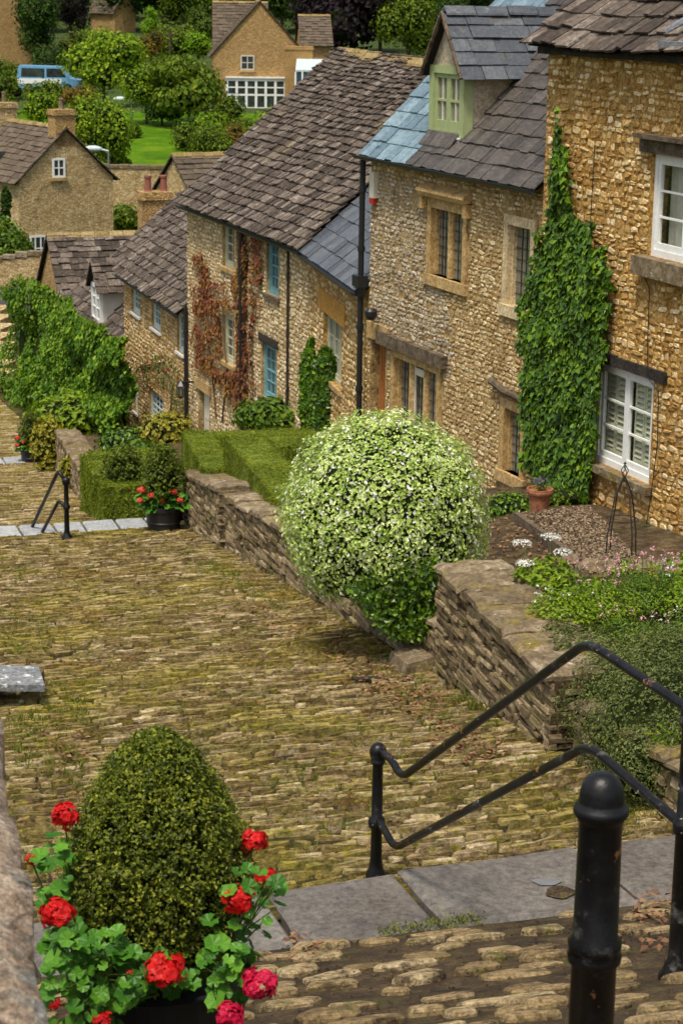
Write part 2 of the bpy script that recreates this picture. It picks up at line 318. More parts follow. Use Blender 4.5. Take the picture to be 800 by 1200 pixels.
ROOTM = {}
def root_mat(o):
    while o.parent is not None: o = o.parent
    return ROOTM.get(o.name, Matrix.Identity(4))
def tag(o, label=None, cat=None, group=None, kind=None):
    if label: o['label'] = label
    if cat: o['category'] = cat
    if group: o['group'] = group
    if kind: o['kind'] = kind
    return o
def thing(name, label, cat, loc, rotz=0, group=None):
    o = bpy.data.objects.new(name, None); COL.objects.link(o)
    o.empty_display_size = .2
    o.location = loc; o.rotation_euler = (0, 0, rotz)
    ROOTM[o.name] = Matrix.Translation(Vector(loc)) @ Matrix.Rotation(rotz, 4, 'Z')
    return tag(o, label, cat, group)
def obj(name, mb, mats, parent=None, loc=None, smooth=False, recalc=True):
    """link the builder's world-space geometry as ONE mesh object"""
    if isinstance(mats, str): mats = [mats]
    me = bpy.data.meshes.new(name)
    inv = None
    if parent is not None: inv = root_mat(parent).inverted()
    elif loc is not None: inv = Matrix.Translation(-Vector(loc))
    me.from_pydata(mb.v, [], mb.f)
    if inv is not None: me.transform(inv)
    for k in mats: me.materials.append(MAT[k])
    if len(mats) > 1: me.polygons.foreach_set('material_index', mb.m)
    if recalc and len(mb.f) < 60000:
        bm = bmesh.new(); bm.from_mesh(me); bmesh.ops.recalc_face_normals(bm, faces=bm.faces); bm.to_mesh(me); bm.free()
    if smooth: me.polygons.foreach_set('use_smooth', [True] * len(me.polygons))
    me.update()
    o = bpy.data.objects.new(name, me); COL.objects.link(o)
    if parent is not None: o.parent = parent
    elif loc is not None: o.location = loc; ROOTM[o.name] = Matrix.Translation(Vector(loc))
    return o
def struct(name, mb, mats, loc=None, smooth=False, kind='structure', recalc=True):
    o = obj(name, mb, mats, None, loc, smooth, recalc); o['kind'] = kind; return o
def copy_tree(src, loc=None, rotz=None, scale=None):
    r = src.copy(); COL.objects.link(r)
    def kids(a, b):
        for ch in list(a.children):
            c = ch.copy(); COL.objects.link(c); c.parent = b; kids(ch, c)
    kids(src, r)
    if loc is not None: r.location = loc
    if rotz is not None: r.rotation_euler = (0, 0, rotz)
    if scale is not None: r.scale = scale if isinstance(scale, tuple) else (scale,) * 3
    return r
def unit(): 
    while True:
        v = Vector((rnd.uniform(-1, 1), rnd.uniform(-1, 1), rnd.uniform(-1, 1)))
        if .05 < v.length < 1: return v.normalized()
def in_poly(x, y, P):
    c = False; j = len(P) - 1
    for i in range(len(P)):
        if (P[i][1] > y) != (P[j][1] > y) and x < (P[j][0] - P[i][0]) * (y - P[i][1]) / (P[j][1] - P[i][1]) + P[i][0]: c = not c
        j = i
    return c

class Fac:
    """a facade: a runs along it away from the camera, b back into the house, z up"""
    def __init__(s, O, deg):
        s.O = Vector((O[0], O[1], 0)); s.ang = rad(deg)
        s.u = Vector((-math.sin(s.ang), math.cos(s.ang), 0)); s.n = Vector((math.cos(s.ang), math.sin(s.ang), 0))
    def W(s, a, b, z): return s.O + s.u * a + s.n * b + Vector((0, 0, z))
    def hit(s, x, y, b=0.0):
        r = ray(x, y); P = s.O + s.n * b; t = P.dot(s.n) / r.dot(s.n); q = r * t
        return (q - P).dot(s.u), q.z
    def box(s, mb, a0, a1, b0, b1, z0, z1, mi=0):
        mb.box(s.W(a0, b0, z0), s.u * (a1 - a0), s.n * (b1 - b0), (0, 0, z1 - z0), mi)

# street coordinates: s away from the camera down the hill, t to the right
ST = rad(17.0)
ES = Vector((-math.sin(ST), math.cos(ST), 0)); ET = Vector((math.cos(ST), math.sin(ST), 0))
ZP = [(-8, -.6), (0, -1.65), (3, -2.5), (6, -3.62), (7.6, -4.27), (9.85, -5.04), (10.3, -5.14), (10.75, -5.14), (10.78, -5.27), (29.5, -7.86), (29.75, -7.86), (29.78, -7.97), (44.8, -10.33), (45.4, -10.33), (45.42, -10.45), (58, -11.3), (80, -11.95), (104, -12.3)]
GP = [(10, -5.0), (13, -5.2), (20, -5.55), (22.5, -5.8), (25, -6.5), (28, -7.0), (30, -7.2), (36, -8.05), (41, -9.0), (47, -10.0), (56, -11.2), (80, -11.9)]   # along the house fronts
GW = [(9, -4.75), (13, -5.16), (17.6, -5.2), (18.6, -5.8), (20, -6.05), (24, -6.6), (28, -7.2), (30, -7.5), (36, -8.5), (41, -9.3), (47, -10.2), (56, -11.3), (80, -12)]   # along the street wall
WALL_T = lambda s: 5.62 + .034 * (s - 14)          # foot of the street wall in street coordinates
def interp(T, s):
    if s <= T[0][0]: return T[0][1]
    for (a, za), (b, zb) in zip(T, T[1:]):
        if s <= b: return za + (zb - za) * (s - a) / (b - a)
    return T[-1][1]
def street_z(x, y): return interp(ZP, x * ES.x + y * ES.y)
def garden_st(s, t):
    k = max(0, min(1, (t - WALL_T(s) - .4) / 2.6)); k = k * k * (3 - 2 * k)
    return interp(GW, s) * (1 - k) + interp(GP, s) * k
def garden_z(x, y): return garden_st(x * ES.x + y * ES.y, x * ET.x + y * ET.y)
def SP(s, t, z=None):
    p = ES * s + ET * t; p.z = interp(ZP, s) if z is None else z; return p
def on_street(x, y, dz=0.0):
    """the point of the street under a line of sight"""
    r = ray(x, y); lo, hi = .5 / r.length, 200 / r.length
    k = lo
    while k < hi:
        q = r * k
        if q.z < street_z(q.x, q.y) + dz: return q
        k += .04 / r.length
    return r * hi
def on_garden(x, y, dz=0.0):
    r = ray(x, y); k = 8 / r.length
    while k < 120 / r.length:
        q = r * k
        if q.z < garden_z(q.x, q.y) + dz: return q
        k += .03 / r.length
    return q
# ------------------------------------------------------------------ house kit
def holes(mb, F, a0, a1, z0, z1, ops, reveal=.2, b=0.0, mi=0):
    """front skin with real openings and their reveals"""
    A = sorted({a0, a1} | {v for o in ops for v in o[:2] if a0 < v < a1}); Z = sorted({z0, z1} | {v for o in ops for v in o[2:4] if z0 < v < z1})
    for p, q in zip(A, A[1:]):
        for r, t in zip(Z, Z[1:]):
            ca, cz = (p + q) / 2, (r + t) / 2
            if any(o[0] < ca < o[1] and o[2] < cz < o[3] for o in ops): continue
            mb.poly([F.W(p, b, r), F.W(q, b, r), F.W(q, b, t), F.W(p, b, t)], mi)
    for (p, q, r, t) in [o[:4] for o in ops]:
        c = [(p, r), (q, r), (q, t), (p, t)]
        for i in range(4):
            (x0, y0), (x1, y1) = c[i], c[(i + 1) % 4]
            mb.poly([F.W(x0, b, y0), F.W(x1, b, y1), F.W(x1, b + reveal, y1), F.W(x0, b + reveal, y0)], mi)
        mb.poly([F.W(p, b + 1.2, r), F.W(q, b + 1.2, r), F.W(q, b + 1.2, t), F.W(p, b + 1.2, t)], mi)   # back of the room
def shell(mb, F, a0, a1, zb, zt, D, rb, rz, ops, mi=0, reveal=.2):
    holes(mb, F, a0, a1, zb, zt, ops, reveal, 0, mi)
    for a in (a0, a1):
        mb.poly([F.W(a, 0, zb), F.W(a, 0, zt), F.W(a, rb, rz), F.W(a, D, zt), F.W(a, D, zb)], mi)
    mb.poly([F.W(a0, D, zb), F.W(a1, D, zb), F.W(a1, D, zt), F.W(a0, D, zt)], mi)
def rubble(mb, F, a0, a1, z0, z1, ops, ch=(.07, .13), sl=(.10, .30), proud=.022, gap=.014, mi=1, fill=1.0, b=0.0, choose=None, margin=.02, rag=.25, wob=1.0):
    z = z0; zw = (ch[0] + ch[1]) * .5
    while z < z1 - .02:
        h = min(rnd.uniform(*ch), z1 - z); a = a0 + rnd.uniform(-.1, .02)
        while a < a1:
            l = rnd.uniform(*sl) * rnd.choice((.7, 1, 1, 1.25)); p, q = max(a, a0), min(a + l, a1); a += l
            r, t = z + rnd.uniform(-.25, .25) * gap, z + h
            if q - p < .04: continue
            bad = False
            for o in ops:
                if q > o[0] - margin and p < o[1] + margin and t > o[2] - margin and r < o[3] + margin:
                    if p < o[0] - margin - .03: q = o[0] - margin
                    elif q > o[1] + margin + .03: p = o[1] + margin
                    elif t > o[3] + margin + .03: r = o[3] + margin
                    elif r < o[2] - margin - .03: t = o[2] - margin
                    else: bad = True
            if bad or q - p < .035 or t - r < .025 or rnd.random() > fill: continue
            m_ = mi
            if choose:
                m_ = choose((p + q) / 2, (r + t) / 2)
                if m_ is None: continue
            g = gap * rnd.uniform(.6, 1.5)
            p += g / 2; q -= g / 2; r += g / 2; t -= g / 2
            w, hh = (q - p) / 2, (t - r) / 2; cx, cz = (p + q) / 2, (r + t) / 2 + zw * .55 * wob * mnoise.noise(Vector(((p + q) * .9, z * 1.7, 6))) + wob * hh * rnd.uniform(-.35, .35)
            sc_ = rnd.uniform(.8, 1.06) if wob else 1
            w *= sc_; hh *= rnd.uniform(.8, 1.15) if wob else 1
            n = 9; pr = proud * rnd.uniform(.35, 1.5); ro = rnd.uniform(0, 6.28); tl = rnd.uniform(-.16, .16)
            out = []; inn = []
            for k in range(n):
                an = 2 * PI * k / n + .3
                c, s_ = math.cos(an), math.sin(an)
                x = math.copysign(abs(c) ** .42, c) * w; y = math.copysign(abs(s_) ** .45, s_) * hh
                jx, jy = 1 - rag * rnd.random() * .6, 1 - rag * rnd.random()
                x *= jx; y *= jy; y += tl * x
                out.append(F.W(cx + x, b + .004, cz + y)); inn.append(F.W(cx + x * .88, b - pr * rnd.uniform(.55, 1.25), cz + y * .84))
            k0 = mb.add(out); k1 = mb.add(inn)
            for k in range(n):
                j = (k + 1) % n; mb.face((k0 + k, k0 + j, k1 + j, k1 + k), m_)
            mb.face(range(k1, k1 + n), m_)
        z += h
def roof_plane(mb, F, a0, a1, be, ze, br, zr, row0=.26, row1=.16, tw=(.16, .34), th=.022, sag=None, mi=0, ul=1, jit=.012, lift=1.0):
    """one slope of overlapping slates from the eave (be,ze) up to the ridge (br,zr)"""
    e = F.n * (br - be) + Vector((0, 0, zr - ze)); Ls = e.length; e.normalize()
    nr = F.u.cross(e); nr = nr if nr.z > 0 else -nr
    sg = sag or (lambda a, d: 0.0)
    def pt(a, d, o): return F.W(a, be, ze) + e * d + nr * (o + sg(a, d))
    NA = 10
    for i in range(NA):
        p, q = a0 + (a1 - a0) * i / NA, a0 + (a1 - a0) * (i + 1) / NA
        for j in range(4):
            d0, d1 = Ls * j / 4, Ls * (j + 1) / 4
            mb.poly([pt(p, d0, -.03), pt(q, d0, -.03), pt(q, d1, -.03), pt(p, d1, -.03)], ul)
    d = -.04
    while d < Ls - .02:
        f_ = max(0, d) / Ls; row = row0 * (1 - f_) + row1 * f_
        a = a0 - rnd.uniform(0, .15)
        while a < a1:
            w = rnd.uniform(*tw); p, q = max(a, a0 - .02), min(a + w, a1 + .02); a += w
            if q - p < .03: continue
            t = th * rnd.uniform(.7, 1.3); lo = d + rnd.uniform(-jit, jit); hi = min(d + row * 1.5, Ls + .03)
            l0 = lift * t * rnd.uniform(1.0, 1.7); sk = rnd.uniform(-jit, jit)
            g = .004
            mb.hexa([pt(p + g, lo, l0), pt(q - g, lo + sk, l0 + rnd.uniform(-.004, .006)), pt(q - g, hi, -.012), pt(p + g, hi, -.012),
                     pt(p + g, lo, l0 + t), pt(q - g, lo + sk, l0 + t + rnd.uniform(-.004, .006)), pt(q - g, hi, -.012 + t), pt(p + g, hi, -.012 + t)], mi)
        d += row
def ridge(mb, F, a0, a1, b, z, l=.45, r=.13, mi=0, sag=None):
    a = a0
    while a < a1 - .02:
        q = min(a + l * rnd.uniform(.85, 1.15), a1); dz = rnd.uniform(-.012, .012) + (sag((a + q) / 2, 0) if sag else 0)
        pts = [F.W(a + .008, b + x, z + y + dz) for x, y in ((-r, -r * .85), (-r * .9, -r * .6), (0, r * .32), (r * .9, -r * .6), (r, -r * .85), (0, -.02))]
        mb.prism(pts, F.u * (q - a - .016), mi); a = q
def window(F, root, a0, a1, z0, z1, paint, depth=.10, lights=2, rows=3, cols=1, fw=.045, bar=.018, sw=.04, glass='glass', sill=None, lintel=None, hood=False, transom=None, label=None, lip=.05, name='window', sill_h=.08, sill_over=.08, lead=False):
    mb = MB()
    B = lambda p, q, r, t, d0, d1: F.box(mb, p, q, d0, d1, r, t)
    B(a0, a0 + fw, z0, z1, depth - .02, depth + .06); B(a1 - fw, a1, z0, z1, depth - .02, depth + .06)
    B(a0 + fw, a1 - fw, z1 - fw, z1, depth - .02, depth + .06); B(a0 + fw, a1 - fw, z0, z0 + fw * 1.3, depth - .02, depth + .06)
    lw = (a1 - a0 - 2 * fw) / lights
    for i in range(lights):
        p, q = a0 + fw + i * lw + .003, a0 + fw + (i + 1) * lw - .003; r, t = z0 + fw * 1.3 + .002, z1 - fw - .002
        d0, d1 = depth - .005, depth + .035
        B(p, p + sw, r, t, d0, d1); B(q - sw, q, r, t, d0, d1); B(p + sw, q - sw, t - sw, t, d0, d1); B(p + sw, q - sw, r, r + sw * 1.4, d0, d1)
        rr, tt = r + sw * 1.4, t - sw
        for k in range(1, rows):
            zz = rr + (tt - rr) * k / rows
            hb = bar * (1.6 if transom and k == transom else 1)
            B(p + sw, q - sw, zz - hb / 2, zz + hb / 2, d0 + .008, d1 - .006)
        for k in range(1, cols):
            aa = p + sw + (q - p - 2 * sw) * k / cols
            B(aa - bar / 2, aa + bar / 2, rr, tt, d0 + .010, d1 - .008)
    w = obj(name, mb, paint, root)
    if label: w['label'] = label
    g = MB(); g.poly([F.W(a0 + fw * .5, depth + .02, z0 + fw), F.W(a1 - fw * .5, depth + .02, z0 + fw), F.W(a1 - fw * .5, depth + .02, z1 - fw * .5), F.W(a0 + fw * .5, depth + .02, z1 - fw * .5)]); obj('pane', g, glass, w)
    if sill:
        s_ = MB(); F.box(s_, a0 - sill_over, a1 + sill_over, -lip, depth - .021, z0 - sill_h, z0 - .002); obj('sill', s_, sill, w)
    if lintel:
        s_ = MB(); F.box(s_, a0 - .14, a1 + .14, -.03, .16, z1 + .002, z1 + .15); obj('lintel', s_, lintel, w)
    return w
def mullion_window(F, root, a0, a1, z0, z1, lights, mats='dressed', hood=False, open_light=None, label=None):
    """stone mullioned window of leaded lights"""
    mb = MB(); s_ = .12; mw = .08
    B = lambda p, q, r, t, d0, d1, mi=0: F.box(mb, p, q, d0, d1, r, t, mi)
    B(a0, a0 + s_, z0, z1, -.025, .20); B(a1 - s_, a1, z0, z1, -.025, .20)
    B(a0 + s_, a1 - s_, z1 - s_, z1, -.022, .20); B(a0 - .04, a1 + .04, z0 - .14, z0, -.05, .20)
    B(a0 + s_ + .001, a0 + s_ + .03, z0, z1 - s_, .045, .20); B(a1 - s_ - .03, a1 - s_ - .001, z0, z1 - s_, .045, .20)
    wv = (a1 - a0 - 2 * s_) / lights
    for i in range(1, lights):
        c = a0 + s_ + wv * i; k = mw / 2
        mb.prism([F.W(c - k, .20, z0 + .001), F.W(c - k, .06, z0 + .001), F.W(c - k * .35, .012, z0 + .001), F.W(c + k * .35, .012, z0 + .001), F.W(c + k, .06, z0 + .001), F.W(c + k, .20, z0 + .001)], (0, 0, z1 - s_ - z0 - .002))
    w = obj('mullioned_window', mb, mats, root)
    if label: w['label'] = label
    g = MB(); F.box(g, a0 + s_, a1 - s_, .095, .101, z0, z1 - s_ - .001); obj('pane', g, 'lead_glass', w)
    ld = MB()
    for i in range(lights):
        p, q = a0 + s_ + wv * i + .055, a0 + s_ + wv * (i + 1) - .055
        for k in range(1, 4): 
            c = p + (q - p) * k / 4; F.box(ld, c - .006, c + .006, .086, .094, z0, z1 - s_)
        n = 7
        for k in range(1, n):
            c = z0 + (z1 - s_ - z0) * k / n; F.box(ld, p - .02, q + .02, .084, .0855, c - .006, c + .006)
        if open_light == i:
            for (x0, x1, y0, y1) in ((p, q, z1 - s_ - .16, z1 - s_ - .06), (p, p + .03, z0, z1 - s_), (q - .03, q, z0, z1 - s_), (p, q, z0 + .01, z0 + .05)): F.box(ld, x0, x1, .060, .083, y0, y1, 1)
    obj('leading', ld, ['black_paint', 'cream_paint'], w)
    if hood:
        h = MB(); p, q, zt = a0 - .12, a1 + .12, z1 + .06
        prof = lambda a: [F.W(a, .002, zt - .01), F.W(a, -.12, zt - .03), F.W(a, -.15, zt + .03), F.W(a, -.14, zt + .06), F.W(a, .002, zt + .13)]
        h.prism(prof(p), F.u * (q - p))
        for c in (p, q - .10): F.box(h, c, c + .10, -.10, -.001, zt - .20, zt - .032)
        F.box(h, a0 - .02, a1 + .02, -.03, -.001, z1 + .002, zt - .012)
        obj('hood_mould', h, mats, w)
    return w
def pipe(F, root, pts, r=.04, matn='black_paint', hopper=None, name='drainpipe', collars=True):
    mb = MB(); P = [F.W(*p) for p in pts]; mb.tube(P, r, 10)
    if collars:
        for p, q in zip(P, P[1:]):
            n = int((q - p).length / 1.3)
            for k in range(n + 1):
                c = p.lerp(q, (k + .5) / (n + 1)); d = (q - p).normalized() * .035
                mb.tube([c - d, c + d], r * 1.32, 10)
    if hopper: 
        a, b, z = hopper
        mb.prism([F.W(a - .11, b - .09, z), F.W(a + .11, b - .09, z), F.W(a + .11, b + .07, z), F.W(a - .11, b + .07, z)], (0, 0, .16))
        mb.prism([F.W(a - .07, b - .06, z - .14), F.W(a + .07, b - .06, z - .14), F.W(a + .07, b + .05, z - .14), F.W(a - .07, b + .05, z - .14)], (0, 0, .139))
    return obj(name, mb, matn, root, smooth=False)
def gutter(F, root, a0, a1, b, z, r=.055, name='gutter', matn='black_paint'):
    mb = MB(); n = 7
    prof = [(b + r * math.cos(t), z - r * math.sin(t)) for t in [PI * k / n for k in range(n + 1)]]
    prof += [(x + (b - x) * .16, y + .003) for x, y in reversed(prof)]
    mb.prism([F.W(a0, x, y) for x, y in prof], F.u * (a1 - a0))
    a = a0 + .3
    while a < a1: F.box(mb, a, a + .03, b + r - .002, b + r + .08, z - .03, z + .01); a += .9
    return obj(name, mb, matn, root)
def chimney(root, c, w, d, z0, z1, ang, pots=2, matn='brick', potm='terracotta'):
    mb = MB(); u = Vector((math.cos(ang), math.sin(ang), 0)); v = Vector((-u.y, u.x, 0)); c = Vector(c)
    def blk(W, D, a, b): mb.box(c - u * W / 2 - v * D / 2 + Vector((0, 0, a - c.z)), u * W, v * D, (0, 0, b - a))
    blk(w, d, z0, z1 - .24); blk(w + .12, d + .12, z1 - .239, z1 - .12); blk(w + .05, d + .05, z1 - .119, z1)
    o = obj('chimney', mb, matn, root)
    for i in range(pots):
        p = MB(); q = c + u * ((i - (pots - 1) / 2) * w / max(pots, 1)); q.z = z1 + .002
        p.lathe(q, [(.13, 0), (.11, .05), (.095, .4), (.12, .42), (.12, .48), (.08, .49)], 12); obj('chimney_pot', p, potm, o)
    return o

# ------------------------------------------------------------------ the cottages down the hill
CX = (2.5, 23.8)
FR = Fac((CX[0] - math.cos(rad(21)) * .07, CX[1] - math.sin(rad(21)) * .07), 21.0)
FD = Fac(CX, 22.0)
_o = FD.W(5.75, 0, 0); FL = Fac(_o, 11.4)
_o = FL.W(4.72, 0, 0); FT = Fac(_o, 19.5)
_o = FT.W(7.72, 0, 0); F3 = Fac(_o, 17.5)
_o = F3.W(6.45, 0, 0); F4 = Fac(_o, 18.0)

# --- the nearest cottage, ochre rubble
A0, A1 = -5.2, .36
R = thing('stone_cottage', 'ochre rubble cottage nearest the camera, with white casements and a dark stone roof', 'house', FR.W(-1.2, 0, -6.0), rad(21))
ops = [(-2.43, -1.14, -5.12, -3.97), (-3.48, -2.17, -2.67, -1.60)]
mb = MB(); shell(mb, FR, A0, A1, -6.4, -.56, 6.0, 3.0, 1.85, ops)
rubble(mb, FR, A0, A1, -6.2, -.60, ops, ch=(.045, .11), sl=(.07, .23), proud=.012, gap=.008, fill=.96, rag=.45)
obj('wall', mb, ['ochre_mortar', 'ochre_stone'], R)
mb = MB()
sagR = lambda a, d: .03 * math.sin(a * 1.3) * 1
roof_plane(mb, FR, A0, A1 + .14, -.22, -.56, 3.0, 1.93, .29, .22, (.12, .34), .024, sagR, jit=.022, lift=1.2)
roof_plane(mb, FR, A0, A1 + .14, 6.22, -.56, 3.0, 1.93, .40, .26, (.2, .44), .03, None, jit=.03)
rf = obj('roof', mb, ['stone_slate', 'underlay'], R)
mb = MB(); ridge(mb, FR, A0, A1 + .14, 3.0, 1.98); obj('ridge', mb, 'ridge_stone', rf)
mb = MB(); P = [FR.hit(x, y, -.1) for x, y in ((770, 45), (800, 20))]
mb.tube([FR.W(-2.42, -.05, -.36), FR.W(-2.75, .25, -.09), FR.W(-3.3, .8, .43)], [.05, .05, .05], 8); FR.box(mb, -3.6, -2.6, -.26, -.02, -.50, -.44)
obj('lead_flashing', mb, 'lead', rf)
mb = MB(); FR.box(mb, A0, A1 + .10, -.10, -.025, -.66, -.585); obj('eaves_board', mb, 'dark_timber', R)
for (o_, lam, sl) in ((ops[0], 'white two light casement above the flower bed with shutters behind', 'far'), (ops[1], 'white casement under the eaves on a thick stone sill', 'near')):
    w = window(FR, R, *o_, 'white_paint', depth=.05, lights=2, rows=3, fw=.055, bar=.022, sw=.05, glass='clear_glass', label=lam)
    s_ = MB()
    if sl == 'far':
        p, q, z = o_[0] - .10, o_[1] + .02, o_[2]
        FR.box(s_, p, q, -.10, .04, z - .09, z - .003)
        for a in [p + (q - p) * k / 7 for k in range(8)]: pass
        obj('sill', s_, 'wall_cap', w)
        li = MB(); n = 9
        for k in range(n):
            x0, x1 = o_[0] - .28 + (o_[1] - o_[0] + .30) * k / n, o_[0] - .28 + (o_[1] - o_[0] + .30) * (k + 1) / n
            FR.box(li, x0, x1 + .0005, -.045 - rnd.uniform(0, .008), .12, o_[3] + .004 + rnd.uniform(0, .008), o_[3] + .125 + rnd.uniform(-.008, .01))
        obj('lintel', li, 'dark_timber', w)
        sh = MB(); lw = (o_[1] - o_[0]) / 2
        for i in range(2):
            for (p, q, yaw) in ((o_[0] + .10 + i * lw, o_[0] + .335 + i * lw, 0), (o_[0] + .345 + i * lw, o_[0] + .56 + i * lw, 0)):
                zb, zt = o_[2] + .12, o_[3] - .10
                FR.box(sh, p, p + .035, .105, .13, zb, zt); FR.box(sh, q - .035, q, .105, .13, zb, zt); FR.box(sh, p + .035, q - .035, .105, .13, zb, zb + .06); FR.box(sh, p + .035, q - .035, .105, .13, zt - .05, zt)
                zz = zb + .075
                while zz < zt - .07:
                    sh.hexa([FR.W(p + .036, .10, zz), FR.W(q - .036, .10, zz), FR.W(q - .036, .135, zz + .035), FR.W(p + .036, .135, zz + .035), FR.W(p + .036, .10, zz + .010), FR.W(q - .036, .10, zz + .010), FR.W(q - .036, .135, zz + .045), FR.W(p + .036, .135, zz + .045)]); zz += .062
        obj('shutter', sh, 'shutter', w)
    else:
        p, q, z = o_[0] - .2, o_[1] + .12, o_[2]
        FR.box(s_, p, q, -.14, .04, z - .20, z - .003); obj('sill', s_, 'wall_cap', w)
        li = MB(); FR.box(li, o_[0] - .2, o_[1] + .22, -.05, .12, o_[3] + .004, o_[3] + .15); obj('lintel', li, 'old_timber', w); li = MB(); FR.box(li, o_[0] - .22, o_[1] + .20, -.14, .05, o_[3] + .153, o_[3] + .20); obj('drip_board', li, 'old_timber', w)
        cu = MB()
        for k in range(16):
            x0 = o_[0] + .06 + (o_[1] - o_[0] - .12) * k / 16; d = (o_[1] - o_[0] - .12) / 16
            cu.poly([FR.W(x0, .20 + .02 * (k % 2), o_[2] + .05), FR.W(x0 + d, .20 + .02 * ((k + 1) % 2), o_[2] + .05), FR.W(x0 + d, .20 + .02 * ((k + 1) % 2), o_[3] - .05), FR.W(x0, .20 + .02 * (k % 2), o_[3] - .05)])
        obj('curtain', cu, 'pale_render', w)
mb = MB()
for pts in (((-.95, -1.6), (-.93, -2.4), (-.96, -3.3)), ((-2.2, -2.9), (-2.32, -3.0), (-2.34, -3.6), (-2.38, -3.95), (-2.62, -4.05), (-2.66, -4.6), (-2.58, -5.2), (-2.5, -5.6))):
    mb.tube([FR.W(a, -.05, z) for a, z in pts], .006, 5)
obj('cable', mb, 'black_paint', R)

# --- the cottage with the green dormer
D = thing('stone_cottage', 'ochre cottage with a pale green dormer window and leaded mullioned windows', 'house', FD.W(2.8, 0, -6.4), rad(22))
ops = [(2.52, 3.74, -3.62, -2.62), (.62, 1.46, -3.70, -2.60), (3.20, 4.87, -5.95, -4.80), (.70, 1.40, -5.78, -4.86), (5.10, 5.62, -6.9, -4.80)]
mb = MB(); shell(mb, FD, .36, 5.73, -7.2, -2.17, 5.0, 2.5, .38, ops, reveal=.25)
def chooseD(a, z):
    q = mnoise.noise(Vector((a * 1.1, z * 1.1, 4.2))) * .9
    lim = 3.1 + .35 * (z + 3.6) + q
    if a > max(lim, 2.9) and z > -4.9 and a + q * .5 > 2.5 and z < -2.45 + .3 * q: return 2 if rnd.random() < .93 else None
    return 1
rubble(mb, FD, .36, 5.73, -7.0, -2.22, [(o[0] - .03, o[1] + .03, o[2] - .15, o[3] + .02) for o in ops], ch=(.04, .085), sl=(.06, .19), proud=.011, gap=.008, choose=chooseD, rag=.5)
obj('wall', mb, ['buff_mortar', 'buff_stone', 'grey_render'], D)
mullion_window(FD, D, *ops[0], 2, hood=True, label='upper leaded window under a stone hood')
mullion_window(FD, D, *ops[1], 1, mats='dressed_pale', label='upper leaded window in a pale stone surround')
w3 = mullion_window(FD, D, *ops[2], 3, open_light=1, label='three light leaded window under a dark beam')
li = MB()
for k in range(6):
    x0 = 3.02 + k * .37; FD.box(li, x0, x0 + .371, -.11 + .02 * rnd.random(), .1, -4.795 - .012 * rnd.random(), -4.63 + .02 * rnd.random())
obj('lintel', li, 'old_timber', w3)
w4 = mullion_window(FD, D, *ops[3], 1, label='small leaded window beside the ivy')
sm = MB(); sm.tube([FD.W(1.62, -.05, -4.70), FD.W(1.2, -.07, -4.76), FD.W(.55, -.05, -4.79)], [.05, .045, .04], 8); obj('lintel', sm, 'old_timber', w4)
d_ = MB(); FD.box(d_, 5.12, 5.60, .12, .17, -6.9, -4.82)
for k in range(1, 5): FD.box(d_, 5.12 + .096 * k - .008, 5.12 + .096 * k + .008, .112, .119, -6.9, -4.82)
dr = obj('door', d_, 'oak_door', D); hd = MB(); hd.tube([FD.W(5.2, .06, -5.78), FD.W(5.2, .06, -5.98)], .012, 6); FD.box(hd, 5.17, 5.23, .085, .111, -5.99, -5.77); obj('handle', hd, 'black_paint', dr)
li = MB(); FD.box(li, 4.95, 5.73, -.035, .11, -4.796, -4.56); obj('door_lintel', li, 'dressed', D)
# roof: left of the dormer the sky's reflection is painted into the slate colour
mb = MB(); ET_B, ET_Z, RG_B, RG_Z = -.14, -2.20, 2.5, .55
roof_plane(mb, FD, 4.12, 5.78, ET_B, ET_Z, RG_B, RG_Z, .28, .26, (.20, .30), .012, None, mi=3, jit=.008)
roof_plane(mb, FD, .40, 4.12, ET_B, ET_Z, RG_B, RG_Z, .25, .22, (.12, .24), .013, None, mi=2, jit=.010)
roof_plane(mb, FD, .40, 5.78, 5.14, ET_Z, RG_B, RG_Z, .31, .28, (.24, .34), .010, None, mi=0, jit=.006)
rf = obj('roof', mb, ['blue_slate', 'underlay', 'dark_slate', 'sky_tint_slate'], D)
mb = MB(); ridge(mb, FD, .40, 5.78, RG_B, RG_Z + .04, .45, .11); obj('ridge', mb, 'blue_slate', rf)
gutter(FD, D, .42, 5.86, -.19, -2.22)
pipe(FD, D, [(5.80, -.10, -2.28), (5.82, -.10, -3.96), ], .042)
pipe(FD, D, [(5.82, -.10, -4.22), (5.80, -.10, -6.9)], .042, hopper=(5.82, -.10, -4.08))
# dormer: cheeks, gable, window, slated roof
db = .22; dz0 = -1.72
slope = (RG_Z - ET_Z) / (RG_B - ET_B)
zroof = lambda b: ET_Z + (b - ET_B) * slope
d_ = MB(); a0, a1, ze, za = 3.18, 4.22, -.92, -.27
def back_b(z): return ET_B + (z - ET_Z) / slope + .1
bk = back_b(ze); ba = back_b(za)
for a, s_ in ((a0, 1), (a1, -1)):
    d_.prism([FD.W(a, db + .10, zroof(db) - .05), FD.W(a, db + .10, ze), FD.W(a, bk, ze)], FD.u * (.06 * s_))
d_.prism([FD.W(a0, db, ze + .002), FD.W(a1, db, ze + .002), FD.W((a0 + a1) / 2, db, za)], FD.n * .08)
dm = obj('dormer', d_, 'render_cream', D)
d_ = MB(); fr = MB()
Z0 = zroof(db) + .03
for (p, q, r, t, b0, b1) in ((a0 - .02, a0 + .11, Z0 - .12, ze, db - .03, db + .11), (a1 - .11, a1 + .02, Z0 - .12, ze, db - .03, db + .11), (a0 + .11, a1 - .11, ze - .10, ze, db - .03, db + .10),
        (a0 + .11, a1 - .11, Z0 - .02, Z0 + .05, db + .0, db + .10)): FD.box(fr, p, q, b0, b1, r, t)
wz0, wz1 = Z0 + .05, ze - .10
